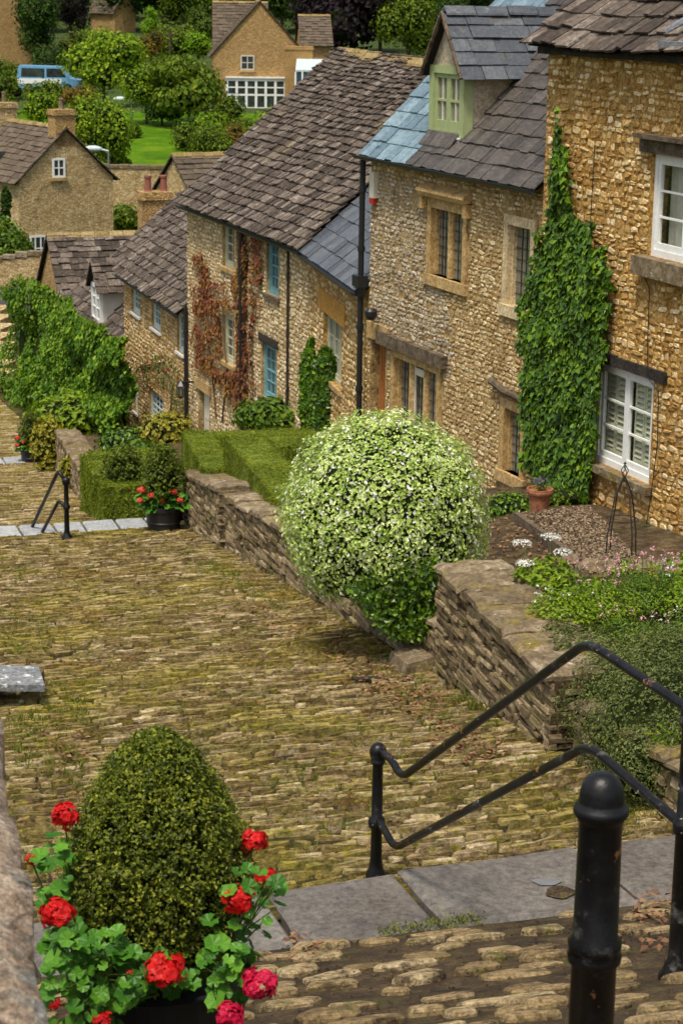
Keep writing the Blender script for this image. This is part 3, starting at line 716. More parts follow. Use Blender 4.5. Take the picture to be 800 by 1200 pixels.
mid = (a0 + a1) / 2
for p, q in ((a0 + .112, mid - .002), (mid + .002, a1 - .112)):
    for (x0, x1, y0, y1) in ((p, p + .06, wz0, wz1), (q - .06, q, wz0, wz1), (p + .06, q - .06, wz1 - .06, wz1), (p + .06, q - .06, wz0, wz0 + .12), (p + .06, q - .06, (wz0 + wz1) / 2 + .0, (wz0 + wz1) / 2 + .03)): FD.box(fr, x0, x1, db + .005, db + .05, y0, y1)
    c = (p + q) / 2; FD.box(fr, c - .012, c + .012, db + .012, db + .045, wz0 + .12, wz1 - .06, 1)
dw = obj('dormer_window', fr, ['sage_paint', 'cream_paint'], dm)
g = MB(); FD.box(g, a0 + .1, a1 - .1, db + .03, db + .036, wz0, wz1); obj('dormer_pane', g, 'lead_glass', dm)
g = MB(); FD.box(g, a0 + .02, a1 - .02, db - .06, db + .04, Z0 - .13, Z0 - .022); obj('dormer_sill', g, 'white_paint', dm)
g = MB(); 
for k in range(6): g.hexa([FD.W(a0 + .1 + .16 * k, .05, zroof(.05) + .035), FD.W(a0 + .25 + .16 * k, .05, zroof(.05) + .035), FD.W(a0 + .25 + .16 * k, db - .03, zroof(db) + .035), FD.W(a0 + .1 + .16 * k, db - .03, zroof(db) + .035),
    FD.W(a0 + .1 + .16 * k, .05, zroof(.05) + .055), FD.W(a0 + .25 + .16 * k, .05, zroof(.05) + .055), FD.W(a0 + .25 + .16 * k, db - .03, zroof(db) + .055), FD.W(a0 + .1 + .16 * k, db - .03, zroof(db) + .055)])
obj('dormer_apron', g, 'dark_slate', dm)
mb = MB()
FM = Fac(FD.W(mid, 0, 0), math.degrees(FD.ang) - 90)   # runs back into the roof: its a axis is the house's b axis
hw = (a1 - a0) / 2
for sg in (-1, 1):
    roof_plane(mb, FM, db - .10, ba + .6, sg * (hw + .13), ze - .13, 0, za + .05, .22, .20, (.30, .45), .014, None, jit=.006)
ridge(mb, FM, db - .10, ba + .6, 0, za + .085, .5, .10)
for sg in (-1, 1):
    for k in range(14):
        t0, t1 = k / 14, (k + 1) / 14
        P0 = FM.W(db - .12, sg * (hw + .12) * (1 - t0), (ze - .14) * (1 - t0) + (za + .03) * t0); P1 = FM.W(db - .12, sg * (hw + .12) * (1 - t1), (ze - .14) * (1 - t1) + (za + .03) * t1)
        mb.tube([P0, P1], .028 * rnd.uniform(.8, 1.2), 6, 2)
obj('dormer_roof', mb, ['blue_slate', 'underlay', 'old_timber'], dm)
ab = MB(); FD.box(ab, 5.47, 5.63, -.07, -.001, -2.80, -2.44); FD.box(ab, 5.49, 5.61, -.075, -.001, -2.88, -2.802, 1); obj('alarm_box', ab, ['cream_paint', 'red_plastic'], D)
lp = MB(); FD.box(lp, 5.46, 5.52, -.10, -.001, -4.44, -4.36); lp.tube([FD.W(5.49, -.1, -4.40), FD.W(5.30, -.17, -4.38)], .02, 8); lp.lathe(FD.W(5.25, -.17, -4.47), [(.05, 0), (.085, .05), (.09, .12), (.05, .16)], 12); obj('wall_light', lp, 'black_paint', D)

# --- small link cottage in the angle
LK = thing('stone_cottage', 'small slate roofed link cottage set back behind the black drainpipe', 'house', FL.W(2.4, 0, -6.8), rad(11.4))
ops = [(1.95, 3.38, -5.95, -4.94)]
mb = MB(); shell(mb, FL, .03, 4.68, -8.0, -4.10, 4.4, 2.2, -2.2, ops)
rubble(mb, FL, .03, 4.68, -7.9, -4.14, ops, ch=(.06, .12), sl=(.1, .28), proud=.014, gap=.012, margin=.06, rag=.5)
obj('wall', mb, ['ochre_mortar', 'buff_stone'], LK)
window(FL, LK, *ops[0], 'putty_paint', depth=.08, lights=3, rows=3, cols=2, sill='dressed')
li = MB(); FL.box(li, 1.6, 3.75, -.03, .1, -4.935, -4.60); obj('window_lintel', li, 'lintel_ochre', LK)
mb = MB(); roof_plane(mb, FL, .03, 4.70, -.16, -4.13, 2.2, -2.08, .30, .26, (.26, .38), .012, None, jit=.006); roof_plane(mb, FL, .03, 4.70, 4.5, -4.13, 2.2, -2.08, .30, .26, (.26, .38), .012, None, jit=.006)
obj('roof', mb, ['blue_slate', 'underlay'], LK)
gutter(FL, LK, .05, 4.6, -.20, -4.17)

# --- the tall cottage with the great stone roof
T = thing('stone_cottage', 'tall pale cottage under the great stone slate roof, teal sashes and two black drainpipes', 'house', FT.W(4, 0, -8.2), rad(19.5))
ops = [(1.66, 2.36, -5.17, -4.20), (1.78, 2.62, -7.08, -6.08), (4.40, 5.12, -5.04, -4.20), (4.40, 5.12, -6.84, -5.95), (6.10, 6.85, -9.2, -7.70)]
mb = MB(); shell(mb, FT, .0, 7.70, -9.6, -4.08, 6.4, 3.2, -1.28, ops)
def chooseT(a, z): return 1
rubble(mb, FT, 0, 7.70, -9.2, -4.12, ops, ch=(.055, .10), sl=(.08, .24), proud=.010, gap=.008, margin=.05, rag=.5)
obj('wall', mb, ['pale_mortar', 'pale_stone'], T)
tl = ('upper teal sash', 'lower teal sash', 'upper putty coloured sash among the creeper', 'lower putty coloured sash among the creeper')
for i in range(4):
    w = window(FT, T, *ops[i], 'teal_paint' if i < 2 else 'putty_paint', depth=.07, lights=1, rows=4, cols=2 if i > 1 else 3, transom=2, glass='glass_blue' if i < 2 else 'glass', sill='dressed' if i > 1 else 'old_timber', lintel='dark_timber' if i == 1 else None, label=tl[i], sill_over=.1)
d_ = MB(); FT.box(d_, 6.12, 6.83, .10, .15, -9.2, -7.74); FT.box(d_, 6.2, 6.75, .09, .099, -8.3, -7.85); dr = obj('door', d_, 'cream_paint', T); h = MB(); h.tube([FT.W(6.22, .09, -8.5), FT.W(6.22, .05, -8.5)], .025, 8); obj('handle', h, 'black_paint', dr)
d_ = MB(); FT.box(d_, 5.9, 7.05, -.05, .09, -7.698, -7.5); obj('door_lintel', d_, 'dressed', T)
mb = MB()
sagT = lambda a, d: -.05 * math.sin(PI * max(0, min(1, a / 7.7))) * (d / 4.6) + .02 * math.sin(a * 2.1 + d) + .012 * math.sin(a * 5 + d * 3)
roof_plane(mb, FT, -.10, 7.88, -.20, -4.10, 3.2, -1.14, .215, .11, (.08, .21), .021, sagT, jit=.013, lift=1.4)
roof_plane(mb, FT, -.10, 7.88, 6.6, -4.10, 3.2, -1.14, .25, .135, (.12, .27), .022, None, jit=.018)
rf = obj('roof', mb, ['stone_slate', 'underlay'], T)
mb = MB(); ridge(mb, FT, -.10, 7.88, 3.2, -1.12, .42, .15, sag=lambda a, d: -.05 * math.sin(PI * max(0, min(1, a / 7.7)))); obj('ridge', mb, 'ridge_stone', rf)
gutter(FT, T, -.02, 7.8, -.16, -4.17)
pipe(FT, T, [(3.62, -.10, -4.2), (3.62, -.07, -9.0)], .045)
pipe(FT, T, [(1.02, -.04, -4.2), (1.02, -.04, -8.2)], .022, 'dark_timber')
pipe(FT, T, [(7.62, -.06, -6.2), (7.62, -.06, -9.2)], .04)
ln = MB(); c = FT.W(7.2, -.28, -7.95)
FT.box(ln, 7.17, 7.23, -.28, -.001, -7.66, -7.63); ln.lathe(c + Vector((0, 0, .02)), [(.03, -.04), (.06, 0)], 6); ln.lathe(c + Vector((0, 0, .24)), [(.11, 0), (.02, .09)], 6)
for k in range(6): 
    q = Vector((math.cos(k * PI / 3), math.sin(k * PI / 3), 0)); ln.tube([c + q * .055 + Vector((0, 0, .02)), c + q * .10 + Vector((0, 0, .245))], .008, 4)
lo = obj('lantern', ln, 'black_paint', T); g = MB(); g.lathe(c + Vector((0, 0, .03)), [(.045, 0), (.085, .20)], 6); obj('lantern_glass', g, 'lead_glass', lo)

# --- third cottage
H3 = thing('stone_cottage', 'low golden cottage with pale blue sashes between the tall house and the green wall', 'house', F3.W(3.2, 0, -9.4), rad(17.5))
ops = [(4.62, 5.52, -7.12, -6.40), (2.5, 3.36, -7.14, -6.40), (.36, .90, -7.25, -6.42), (2.30, 3.72, -9.25, -8.55), (5.0, 5.4, -9.4, -8.60)]
mb = MB(); shell(mb, F3, .02, 6.42, -10.6, -6.30, 5.6, 2.8, -3.75, ops)
rubble(mb, F3, .02, 6.42, -10.3, -6.33, ops, ch=(.06, .11), sl=(.1, .26), proud=.014, gap=.012, margin=.05, rag=.5)
obj('wall', mb, ['ochre_mortar', 'buff_stone'], H3)
for i, lb in enumerate(('upper sash at the far end', 'upper sash in the middle', 'upper sash next to the drainpipe', 'ground floor sash under the rose', 'narrow ground floor window')):
    window(F3, H3, *ops[i], 'pale_blue_paint', depth=.06, lights=1, rows=4, cols=(3, 3, 2, 4, 2)[i], transom=2, sill='white_paint', label=lb, sill_h=.05)
mb = MB()
roof_plane(mb, F3, -.02, 6.60, -.20, -6.33, 2.8, -3.62, .23, .14, (.10, .24), .023, lambda a, d: .02 * math.sin(a * 2 + d), jit=.025, lift=1.35)
roof_plane(mb, F3, -.02, 6.60, 5.8, -6.33, 2.8, -3.62, .27, .17, (.16, .34), .025, None, jit=.02)
rf = obj('roof', mb, ['stone_slate', 'underlay'], H3)
mb = MB(); ridge(mb, F3, -.02, 6.6, 2.8, -3.58, .42, .14); obj('ridge', mb, 'ridge_stone', rf)
gutter(F3, H3, 0, 6.5, -.22, -6.38, .045)

# --- fourth cottage, mostly behind the green wall: dormer and street gable
H4 = thing('stone_cottage', 'low roofed cottage with a white dormer, half hidden by the wall of creeper', 'house', F4.W(4, 0, -10.6), rad(18))
mb = MB(); shell(mb, F4, .05, 7.6, -11.6, -8.25, 6.4, 3.2, -5.45, [])
obj('wall', mb, ['far_stone_b'], H4)
mb = MB(); roof_plane(mb, F4, .02, 7.6, -.18, -8.18, 3.2, -5.3, .26, .17, (.18, .34), .025, lambda a, d: .02 * math.sin(a * 2 + d), jit=.02); roof_plane(mb, F4, .02, 7.6, 6.58, -8.18, 3.2, -5.3, .26, .17, (.18, .34), .025, None, jit=.02)
rf = obj('roof', mb, ['stone_slate', 'underlay'], H4)
a0, a1, z0, z1, za = 2.75, 3.85, -8.02, -7.08, -6.55; sl4 = (-5.3 + 8.18) / 3.38
bz = lambda z: -.18 + (z + 8.18) / sl4
d_ = MB()
for a, s_ in ((a0, 1), (a1, -1)): d_.prism([F4.W(a, .06, z0 - .1), F4.W(a, .06, z1), F4.W(a, bz(z1) + .1, z1)], F4.u * (.05 * s_))
d_.prism([F4.W(a0, .02, z1 + .002), F4.W(a1, .02, z1 + .002), F4.W((a0 + a1) / 2, .02, za)], F4.n * .06)
dm = obj('dormer', d_, 'pale_render', H4)
fr = MB(); F4.box(fr, a0, a0 + .09, -.02, .06, z0, z1); F4.box(fr, a1 - .09, a1, -.02, .06, z0, z1); F4.box(fr, a0 + .09, a1 - .09, -.02, .06, z1 - .09, z1); F4.box(fr, a0 + .09, a1 - .09, -.02, .06, z0, z0 + .1)
c = (a0 + a1) / 2; F4.box(fr, c - .04, c + .04, -.015, .05, z0 + .1, z1 - .09)
for k in (1, 2): F4.box(fr, a0 + .09, a1 - .09, .0, .04, z0 + .1 + .25 * k, z0 + .12 + .25 * k)
obj('dormer_window', fr, 'white_paint', dm); g = MB(); F4.box(g, a0 + .05, a1 - .05, .03, .036, z0, z1 - .05); obj('dormer_pane', g, 'glass', dm)
mb = MB(); FM = Fac(F4.W(c, 0, 0), 18.0 - 90)
for sg in (-1, 1): roof_plane(mb, FM, -.12, bz(za) + .4, sg * .70, z1 - .12, 0, za + .04, .22, .18, (.2, .34), .022, None, jit=.015)
ridge(mb, FM, -.12, bz(za) + .4, 0, za + .07, .4, .1)
obj('dormer_roof', mb, ['stone_slate', 'underlay'], dm)
# street gable beyond it
G5 = thing('stone_cottage', 'cottage end with a plain ochre gable and lichened stone roof beyond the dormer', 'house', F4.W(9.4, 1.5, -11), rad(18))
FG = Fac(F4.W(9.6, 0, 0), 18.0 - 90)
mb = MB()
prof = [(-2.0, -11.8), (2.0, -11.8), (2.0, -8.35), (0, -6.72), (-2.0, -8.35)]
mb.prism([FG.W(-.02, b, z) for b, z in prof], FG.u * 6.5); obj('wall', mb, 'far_stone_b', G5)
mb = MB()
for sg in (-1, 1): roof_plane(mb, FG, -.12, 6.6, sg * 2.15, -8.42, 0, -6.60, .28, .18, (.2, .36), .025, None, jit=.02)
rf = obj('roof', mb, ['stone_slate', 'underlay'], G5); mb = MB(); ridge(mb, FG, -.12, 6.6, 0, -6.55, .42, .12); obj('ridge', mb, 'ridge_stone', rf)
# house behind with the big yellow chimney
F6 = Fac(at_y(150, 290, 66).xy, 19)
B6 = thing('stone_cottage', 'grey roofed cottage behind the gable with a big yellow chimney', 'house', F6.W(0, 0, -12), rad(19))
zr = at_y(165, 252, 69).z
mb = MB(); mb.prism([F6.W(-3, b, z) for b, z in ((0, -12), (5, -12), (5, zr - 2.2), (2.5, zr - .1), (0, zr - 2.2))], F6.u * 7); obj('wall', mb, 'far_stone', B6)
mb = MB()
for (be, br) in ((-.2, 2.5), (5.2, 2.5)): roof_plane(mb, F6, -3.1, 4.1, be, zr - 2.3, br, zr, .3, .22, (.22, .4), .03, None, jit=.02)
obj('roof', mb, ['far_slate', 'underlay'], B6)
pc = at_y(183, 250, 64); chimney(B6, pc, 1.0, .7, -9.5, at_y(183, 224, 64).z, rad(19), 2, 'far_stone_b', 'red_pot')

# --- rear building with a blue metal roof, showing between the dormer and the nearest roof
RB = thing('outbuilding', 'building behind the green dormer with a blue standing seam roof', 'building', at_y(640, 8, 33), rad(22))
c = at_y(600, 10, 33); FB = Fac((c.x, c.y), -95); zt = c.z
mb = MB(); mb.prism([FB.W(.25, b, z) for b, z in ((0, -6), (-5, -6), (-5, zt - .1), (-2.5, zt + 1.2), (0, zt - .1))], FB.u * 6); obj('wall', mb, 'far_stone_b', RB)
mb = MB()
for (b0, b1) in ((.25, -2.5), (-5.25, -2.5)):
    mb.hexa([FB.W(0, b0, zt - .13), FB.W(5.4, b0, zt - .13), FB.W(5.4, b1, zt + 1.25), FB.W(0, b1, zt + 1.25), FB.W(0, b0, zt - .08), FB.W(5.4, b0, zt - .08), FB.W(5.4, b1, zt + 1.30), FB.W(0, b1, zt + 1.30)])
    for k in range(22):
        a = .1 + k * .24; mb.hexa([FB.W(a, b0, zt - .08), FB.W(a + .04, b0, zt - .08), FB.W(a + .04, b1, zt + 1.30), FB.W(a, b1, zt + 1.30), FB.W(a, b0, zt - .03), FB.W(a + .04, b0, zt - .03), FB.W(a + .04, b1, zt + 1.35), FB.W(a, b1, zt + 1.35)])
obj('roof', mb, 'blue_metal', RB)
# ------------------------------------------------------------------ terrain
YP = [(-30, .5), (-8, -.7), (80, -12.1), (104, -12.45), (109, -12.3), (109.4, -9.6), (140, -8.3), (168, -8.4), (200, -6.2), (235, -4.0), (270, 1.0), (330, 14), (420, 26)]
def terrain_z(x, y):
    if y < 80:
        z = street_z(x, y) - .4
        w = max(0, min(1, (y - 60) / 20)); z = z * (1 - w) + -12.1 * w
        return z
    z = interp(YP, y)
    if y > 112: z += .5 * mnoise.noise(Vector((x * .03, y * .03, 1)))
    return z
mb = MB()
xs = [-220 + 8 * i for i in range(22)] + [-44 + 2 * i for i in range(45)] + [48 + 8 * i for i in range(22)]
ys = [-20 + 1.25 * i for i in range(80)] + [80, 86, 92, 98, 104, 109, 109.4] + [112 + 6 * i for i in range(52)]
k = mb.add([(x, y, terrain_z(x, y)) for y in ys for x in xs]); nx = len(xs)
for j in range(len(ys) - 1):
    for i in range(nx - 1): mb.face((k + j * nx + i, k + j * nx + i + 1, k + (j + 1) * nx + i + 1, k + (j + 1) * nx + i))
struct('ground', mb, 'field', smooth=True)

# garden terrace between the street wall and the cottages
def sheet(s0, s1, ds, t0, t1, nt, zf, mats):
    mb = MB(); ns = int((s1 - s0) / ds) + 1
    k = mb.add([SP(s0 + ds * i, t0(s0 + ds * i) + (t1(s0 + ds * i) - t0(s0 + ds * i)) * j / nt, zf(s0 + ds * i, j)) for i in range(ns) for j in range(nt + 1)])
    for i in range(ns - 1):
        for j in range(nt): mb.face((k + i * (nt + 1) + j, k + i * (nt + 1) + j + 1, k + (i + 1) * (nt + 1) + j + 1, k + (i + 1) * (nt + 1) + j))
    return mb
struct('garden', sheet(9.0, 62, .4, lambda s: WALL_T(s) + .55, lambda s: WALL_T(s) + 9, 30, lambda s, j: garden_st(s, WALL_T(s) + .55 + 8.45 * j / 30) - (.0 if j else .25) + .05 * mnoise.noise(Vector((s * .9, j * .5, 0))), 0), 'soil', smooth=True)

# the cobbled street: a mossy bed with thousands of stones set on edge
def street_bed(name, s0, s1, t0, t1, m_, ds=.25):
    mb = sheet(s0, s1, ds, lambda s: t0, lambda s: t1, 18, lambda s, j: interp(ZP, s) - .012 + .012 * mnoise.noise(Vector((s * 2, j, 3))), 0)
    return mb
def setts(mb, s0, s1, t0, t1f, row, ln, mi, hgt=(.006, .03), gap=.014, fill=.93, und=.05, jit=.05, sub=.26):
    s = s0
    while s < s1 - row:
        w = row * rnd.uniform(.7, 1.35); t = t0(s) - rnd.uniform(0, .3); t1 = t1f(s)
        while t < t1:
            l = rnd.uniform(*ln); p, q = t, min(t + l, t1); t += l
            if q - p < .05 or rnd.random() > fill: continue
            wz = lambda x: und * mnoise.noise(Vector((x * .55, s * .9, 7.0))) + .4 * row * mnoise.noise(Vector((x * 2.1, s * 3, 9.0)))
            h = rnd.uniform(*hgt); sj = rnd.uniform(-.3, .3) * row; tp = rnd.uniform(-.02, .02); tq = rnd.uniform(-.022, .012); sl_ = rnd.uniform(-.12, .12); g = gap * rnd.uniform(.6, 1.6) / 2; ww = w * rnd.uniform(.75, 1.0)
            def P(tt, ss, hh): 
                ss = ss + sj + sl_ * (tt - (p + q) / 2); v = SP(ss + wz(tt), tt, 0); v.z = interp(ZP, ss + wz(tt)) + hh; return v
            o = []; i_ = []
            for (x, y) in ((0, 0), (.33, -.08), (.7, -.05), (1, .05), (1.02, .5), (1, .95), (.68, 1.06), (.3, 1.03), (0, .95), (-.02, .5)):
                jx, jy = rnd.uniform(-jit, jit) * .6, rnd.uniform(-jit, jit) * 2
                X, Y = p + g + (q - p - 2 * g) * (x + jx), s + g + (ww - 2 * g) * (y + jy)
                o.append(P(X, Y, -.02)); cx, cy = (p + q) / 2, s + ww / 2
                i_.append(P(X + (cx - X) * .07, Y + (cy - Y) * .16, h * rnd.uniform(.6, 1.2) + tp * (x - .5) + tq * (y - .5)))
            k0 = mb.add(o); k1 = mb.add(i_); n = len(o)
            for k in range(n): mb.face((k0 + k, k0 + (k + 1) % n, k1 + (k + 1) % n, k1 + k), mi)
            mb.face(range(k1, k1 + n), mi)
        s += w
mb = street_bed('street', 10.4, 29.3, 0.2, 6.6, 0)
setts(mb, 10.6, 29.15, lambda s: .6 + .10 * (s - 11), lambda s: min(WALL_T(s) + .4, 6.55),   .072, (.09, .36), 1, hgt=(.006, .028), gap=.021, fill=.93, und=.11, jit=.07)
struct('street', mb, ['moss_soil', 'cobble'])
mb = sheet(29.4, 45.0, .3, lambda s: 2.2, lambda s: 6.7, 14, lambda s, j: interp(ZP, s + .001) - .012, 0)
setts(mb, 29.8, 44.7, lambda s: 3.2 + .12 * (s - 30), lambda s: 6.55, .11, (.2, .6), 1)
struct('street', mb, ['moss_soil', 'cobble'])
mb = sheet(45.0, 90.0, .5, lambda s: 2.2, lambda s: 7.6, 14, lambda s, j: interp(ZP, s + .001) - .012, 0)
setts(mb, 45.5, 62, lambda s: 4.5 + .1 * (s - 45), lambda s: 7.3, .2, (.3, .8), 1)
struct('street', mb, ['moss_soil', 'cobble'])
def worn_stones(mb, s0, s1, t0, t1, mi, mp):
    s = s0
    while s < s1:
        row = rnd.uniform(.15, .24); t = t0 + rnd.uniform(-.2, 0)
        while t < t1:
            l = rnd.uniform(.10, .36); p = t; t += l + rnd.uniform(.03, .17)
            if rnd.random() < .34: continue
            cs, ct = s + rnd.uniform(-.08, .08) + .12 * mnoise.noise(Vector((p * .8, s, 4))), p + l / 2
            hs, hl = row * rnd.uniform(.26, .50), l / 2; yaw = rnd.uniform(-.4, .4); h = rnd.uniform(.004, .034); sd = rnd.random() * 60; n = 16
            rings = []
            for (q, z) in ((1.0, -.03), (.96, .35), (.86, .85), (.55, 1.05)):
                pts = []
                for k in range(n):
                    an = 2 * PI * k / n; c, s_ = math.cos(an), math.sin(an)
                    x = math.copysign(abs(c) ** .6, c) * hl; y = math.copysign(abs(s_) ** .7, s_) * hs
                    f = 1 + .22 * mnoise.noise(Vector((c * 1.6 + sd, s_ * 1.6, 0))) + .10 * mnoise.noise(Vector((c * 5 + sd, s_ * 5, 0)))
                    x, y = x * f * q, y * f * q
                    S, T_ = cs + y + x * yaw, ct + x - y * yaw * .4
                    v = SP(S, T_, 0); v.z = interp(ZP, S) + (h * z if z > 0 else z) + (.008 * mnoise.noise(Vector((S * 14, T_ * 14, 1))) if z > .5 else 0); pts.append(v)
                rings.append(mb.add(pts))
            for a, b in zip(rings, rings[1:]):
                for k in range(n): mb.face((a + k, a + (k + 1) % n, b + (k + 1) % n, b + k), mi)
            mb.face(range(rings[-1], rings[-1] + n), mi)
        s += row
    for _ in range(2600):
        S, T_ = rnd.uniform(s0, s1), rnd.uniform(t0, t1); r_ = rnd.uniform(.004, .014); v = SP(S, T_); 
        u_ = [v + Vector(w) * r_ * rnd.uniform(.7, 1.3) for w in ((1, 0, 0), (-1, 0, 0), (0, 1, 0), (0, -1, 0), (0, 0, 1))]
        k = mb.add(u_)
        for f in ((0, 2, 4), (2, 1, 4), (1, 3, 4), (3, 0, 4)): mb.face([k + i for i in f], mp)
# steep cobbled ramp on the near side of the paving
mb = sheet(-3.0, 9.95, .2, lambda s: -2.2, lambda s: 5.9, 20, lambda s, j: interp(ZP, s) - .01 + .028 * mnoise.noise(Vector((s * 2.6, j * .9, 5))), 0)
worn_stones(mb, 3.4, 9.78, 1.0, 5.6, 1, 0)
struct('steps', mb, ['mud', 'step_stone'])
# paving slabs
def slabs(name, sz, ang, s0, s1, cuts, th, m_, jit=.012, gap=.012):
    es = Vector((-math.sin(ang), math.cos(ang), 0)); et = Vector((math.cos(ang), math.sin(ang), 0)); mb = MB()
    for (p, q) in zip(cuts, cuts[1:]):
        j = [rnd.uniform(-jit, jit) for _ in range(12)]; n = 6
        def pt(s, t, z): v = es * s + et * t; v.z = z; return v
        g = gap / 2; e = .022
        b = [(s0 + j[0], p + g + j[1]), (s0 + j[2], (p + q) / 2), (s0 + j[3], q - g + j[4]), ((s0 + s1) / 2, q - g + j[4] * .5), (s1 + j[5], q - g + j[6]), (s1 + j[7], (p + q) / 2), (s1 + j[8], p + g + j[9]), ((s0 + s1) / 2, p + g + j[9] * .5)]
        cs, ct = (s0 + s1) / 2, (p + q) / 2
        tilt = lambda s, t: (s - cs) * j[10] * .6 + (t - ct) * j[11] * .4
        ins = lambda s, t, d: (s + math.copysign(d, cs - s) if abs(s - cs) > .01 else s, t + math.copysign(d, ct - t) if abs(t - ct) > .01 else t)
        r0 = mb.add([pt(s, t, sz - th) for s, t in b]); r1 = mb.add([pt(s, t, sz - e + tilt(s, t)) for s, t in b]); r2 = mb.add([pt(*ins(s, t, e), sz + tilt(s, t)) for s, t in b])
        for a, c in ((r0, r1), (r1, r2)):
            for k in range(8): mb.face((a + k, a + (k + 1) % 8, c + (k + 1) % 8, c + k))
        mb.face(range(r2, r2 + 8))
    return struct(name, mb, m_)
A20 = rad(20)
def t20(x, y, z=-5.1): q = at_z(x, y, z); return q.x * math.cos(A20) + q.y * math.sin(A20)
cuts = [t20(-180, 1100), t20(40, 1130), t20(330, 1075), t20(490, 1052), t20(716, 1025), t20(905, 1000), t20(1080, 985)]
slabs('pavement', -5.1, A20, 9.735, 10.55, [cuts[0], cuts[1], (cuts[1] + cuts[2]) / 2, cuts[2], cuts[3], cuts[4], cuts[5], cuts[6]], .25, 'slab', .024, .022)
c2 = [2.4 + .0 * k for k in range(1)]; t = 2.6
cc = [t]
while t < 6.1: t += rnd.uniform(.40, .58); cc.append(t)
slabs('pavement', -7.8, ST, 29.2, 29.76, cc, .2, 'slab_pale', .012, .03)
t = 4.2; cc = [t]
while t < 6.6: t += rnd.uniform(.5, .7); cc.append(t)
slabs('pavement', -10.3, ST, 44.75, 45.4, cc, .2, 'slab_pale', .012, .03)
# a hollow full of rain in the paving
mb = MB(); c = at_z(640, 1034, -5.098)
mb.poly([c + Vector((math.cos(a) * .085 * (1 + .2 * math.sin(3 * a)), math.sin(a) * .05, .004)) for a in [2 * PI * k / 20 for k in range(20)]])
MAT['wet'] = plain('wet', (.16, .155, .15), .04, .8, 0, 5, .1, 0)
tag(obj('puddle', mb, 'wet', None, c), None, None, None, 'structure')
mb = MB(); c = at_z(656, 1046, -5.098)
mb.poly([c + Vector((math.cos(a) * .075 * (1 + .25 * math.sin(2 * a + 1) + .15 * math.cos(5 * a)), math.sin(a) * .09, .0045)) for a in [2 * PI * k / 20 for k in range(20)]])
MAT['drain'] = plain('drain', (.03, .027, .024), .9, .2)
tag(obj('puddle', mb, 'mud', None, c), None, None, None, 'structure')
mb = MB(); c = on_street(437, 799)
mb.box(c + Vector((-.16, -.06, .01)), (.30, .05, 0), (-.04, .13, -.02), (0, 0, .03)); tag(obj('drain_cover', mb, 'drain', None, c), 'small dark drain cover set in the cobbles near the wall foot', 'drain cover')

# ------------------------------------------------------------------ dry stone walls
def capstone(cb, F, a, q_, b0, b1, z0, z1, h, amp=.02, g=.008):
    """one weathered coping stone: z0/z1 are the bed heights at its two ends"""
    L_ = q_ - a; nr = max(4, int(L_ / .07)); nc = max(5, int((b1 - b0) / .06)); sd = rnd.random() * 90; hz = rnd.uniform(-.01, .014)
    def P(i, j, low=False):
        f, e = i / nr, j / nc
        x = a + g + (L_ - 2 * g) * f; b = b0 + (b1 - b0) * e
        x += .016 * mnoise.noise(Vector((b * 7, sd, i * .01))) ; b += .024 * mnoise.noise(Vector((x * 6, sd, 2))) * (1 if j in (0, nc) else .4)
        if low: return F.W(x, b, z0 + (z1 - z0) * f + .002)
        ex = min(i, nr - i) / nr * L_; ey = min(j, nc - j) / nc * (b1 - b0)
        dz = -.03 * max(0, 1 - ex / .05) ** 2 - .03 * max(0, 1 - ey / .06) ** 2 + amp * mnoise.noise(Vector((x * 5 + sd, b * 5, 0))) + amp * .6 * mnoise.noise(Vector((x * 15 + sd, b * 15, 0)))
        return F.W(x, b, z0 + (z1 - z0) * f + h + hz + dz)
    k = cb.add([P(i, j) for i in range(nr + 1) for j in range(nc + 1)]); w = nc + 1
    for i in range(nr):
        for j in range(nc): cb.face((k + i * w + j, k + (i + 1) * w + j, k + (i + 1) * w + j + 1, k + i * w + j + 1))
    for ids in ([(i, 0) for i in range(nr + 1)], [(i, nc) for i in range(nr + 1)], [(0, j) for j in range(nc + 1)], [(nr, j) for j in range(nc + 1)]):
        k2 = cb.add([P(i, j, True) for i, j in ids])
        for n_ in range(len(ids) - 1):
            t0, t1 = k + ids[n_][0] * w + ids[n_][1], k + ids[n_ + 1][0] * w + ids[n_ + 1][1]
            cb.face((t0, t1, k2 + n_ + 1, k2 + n_))
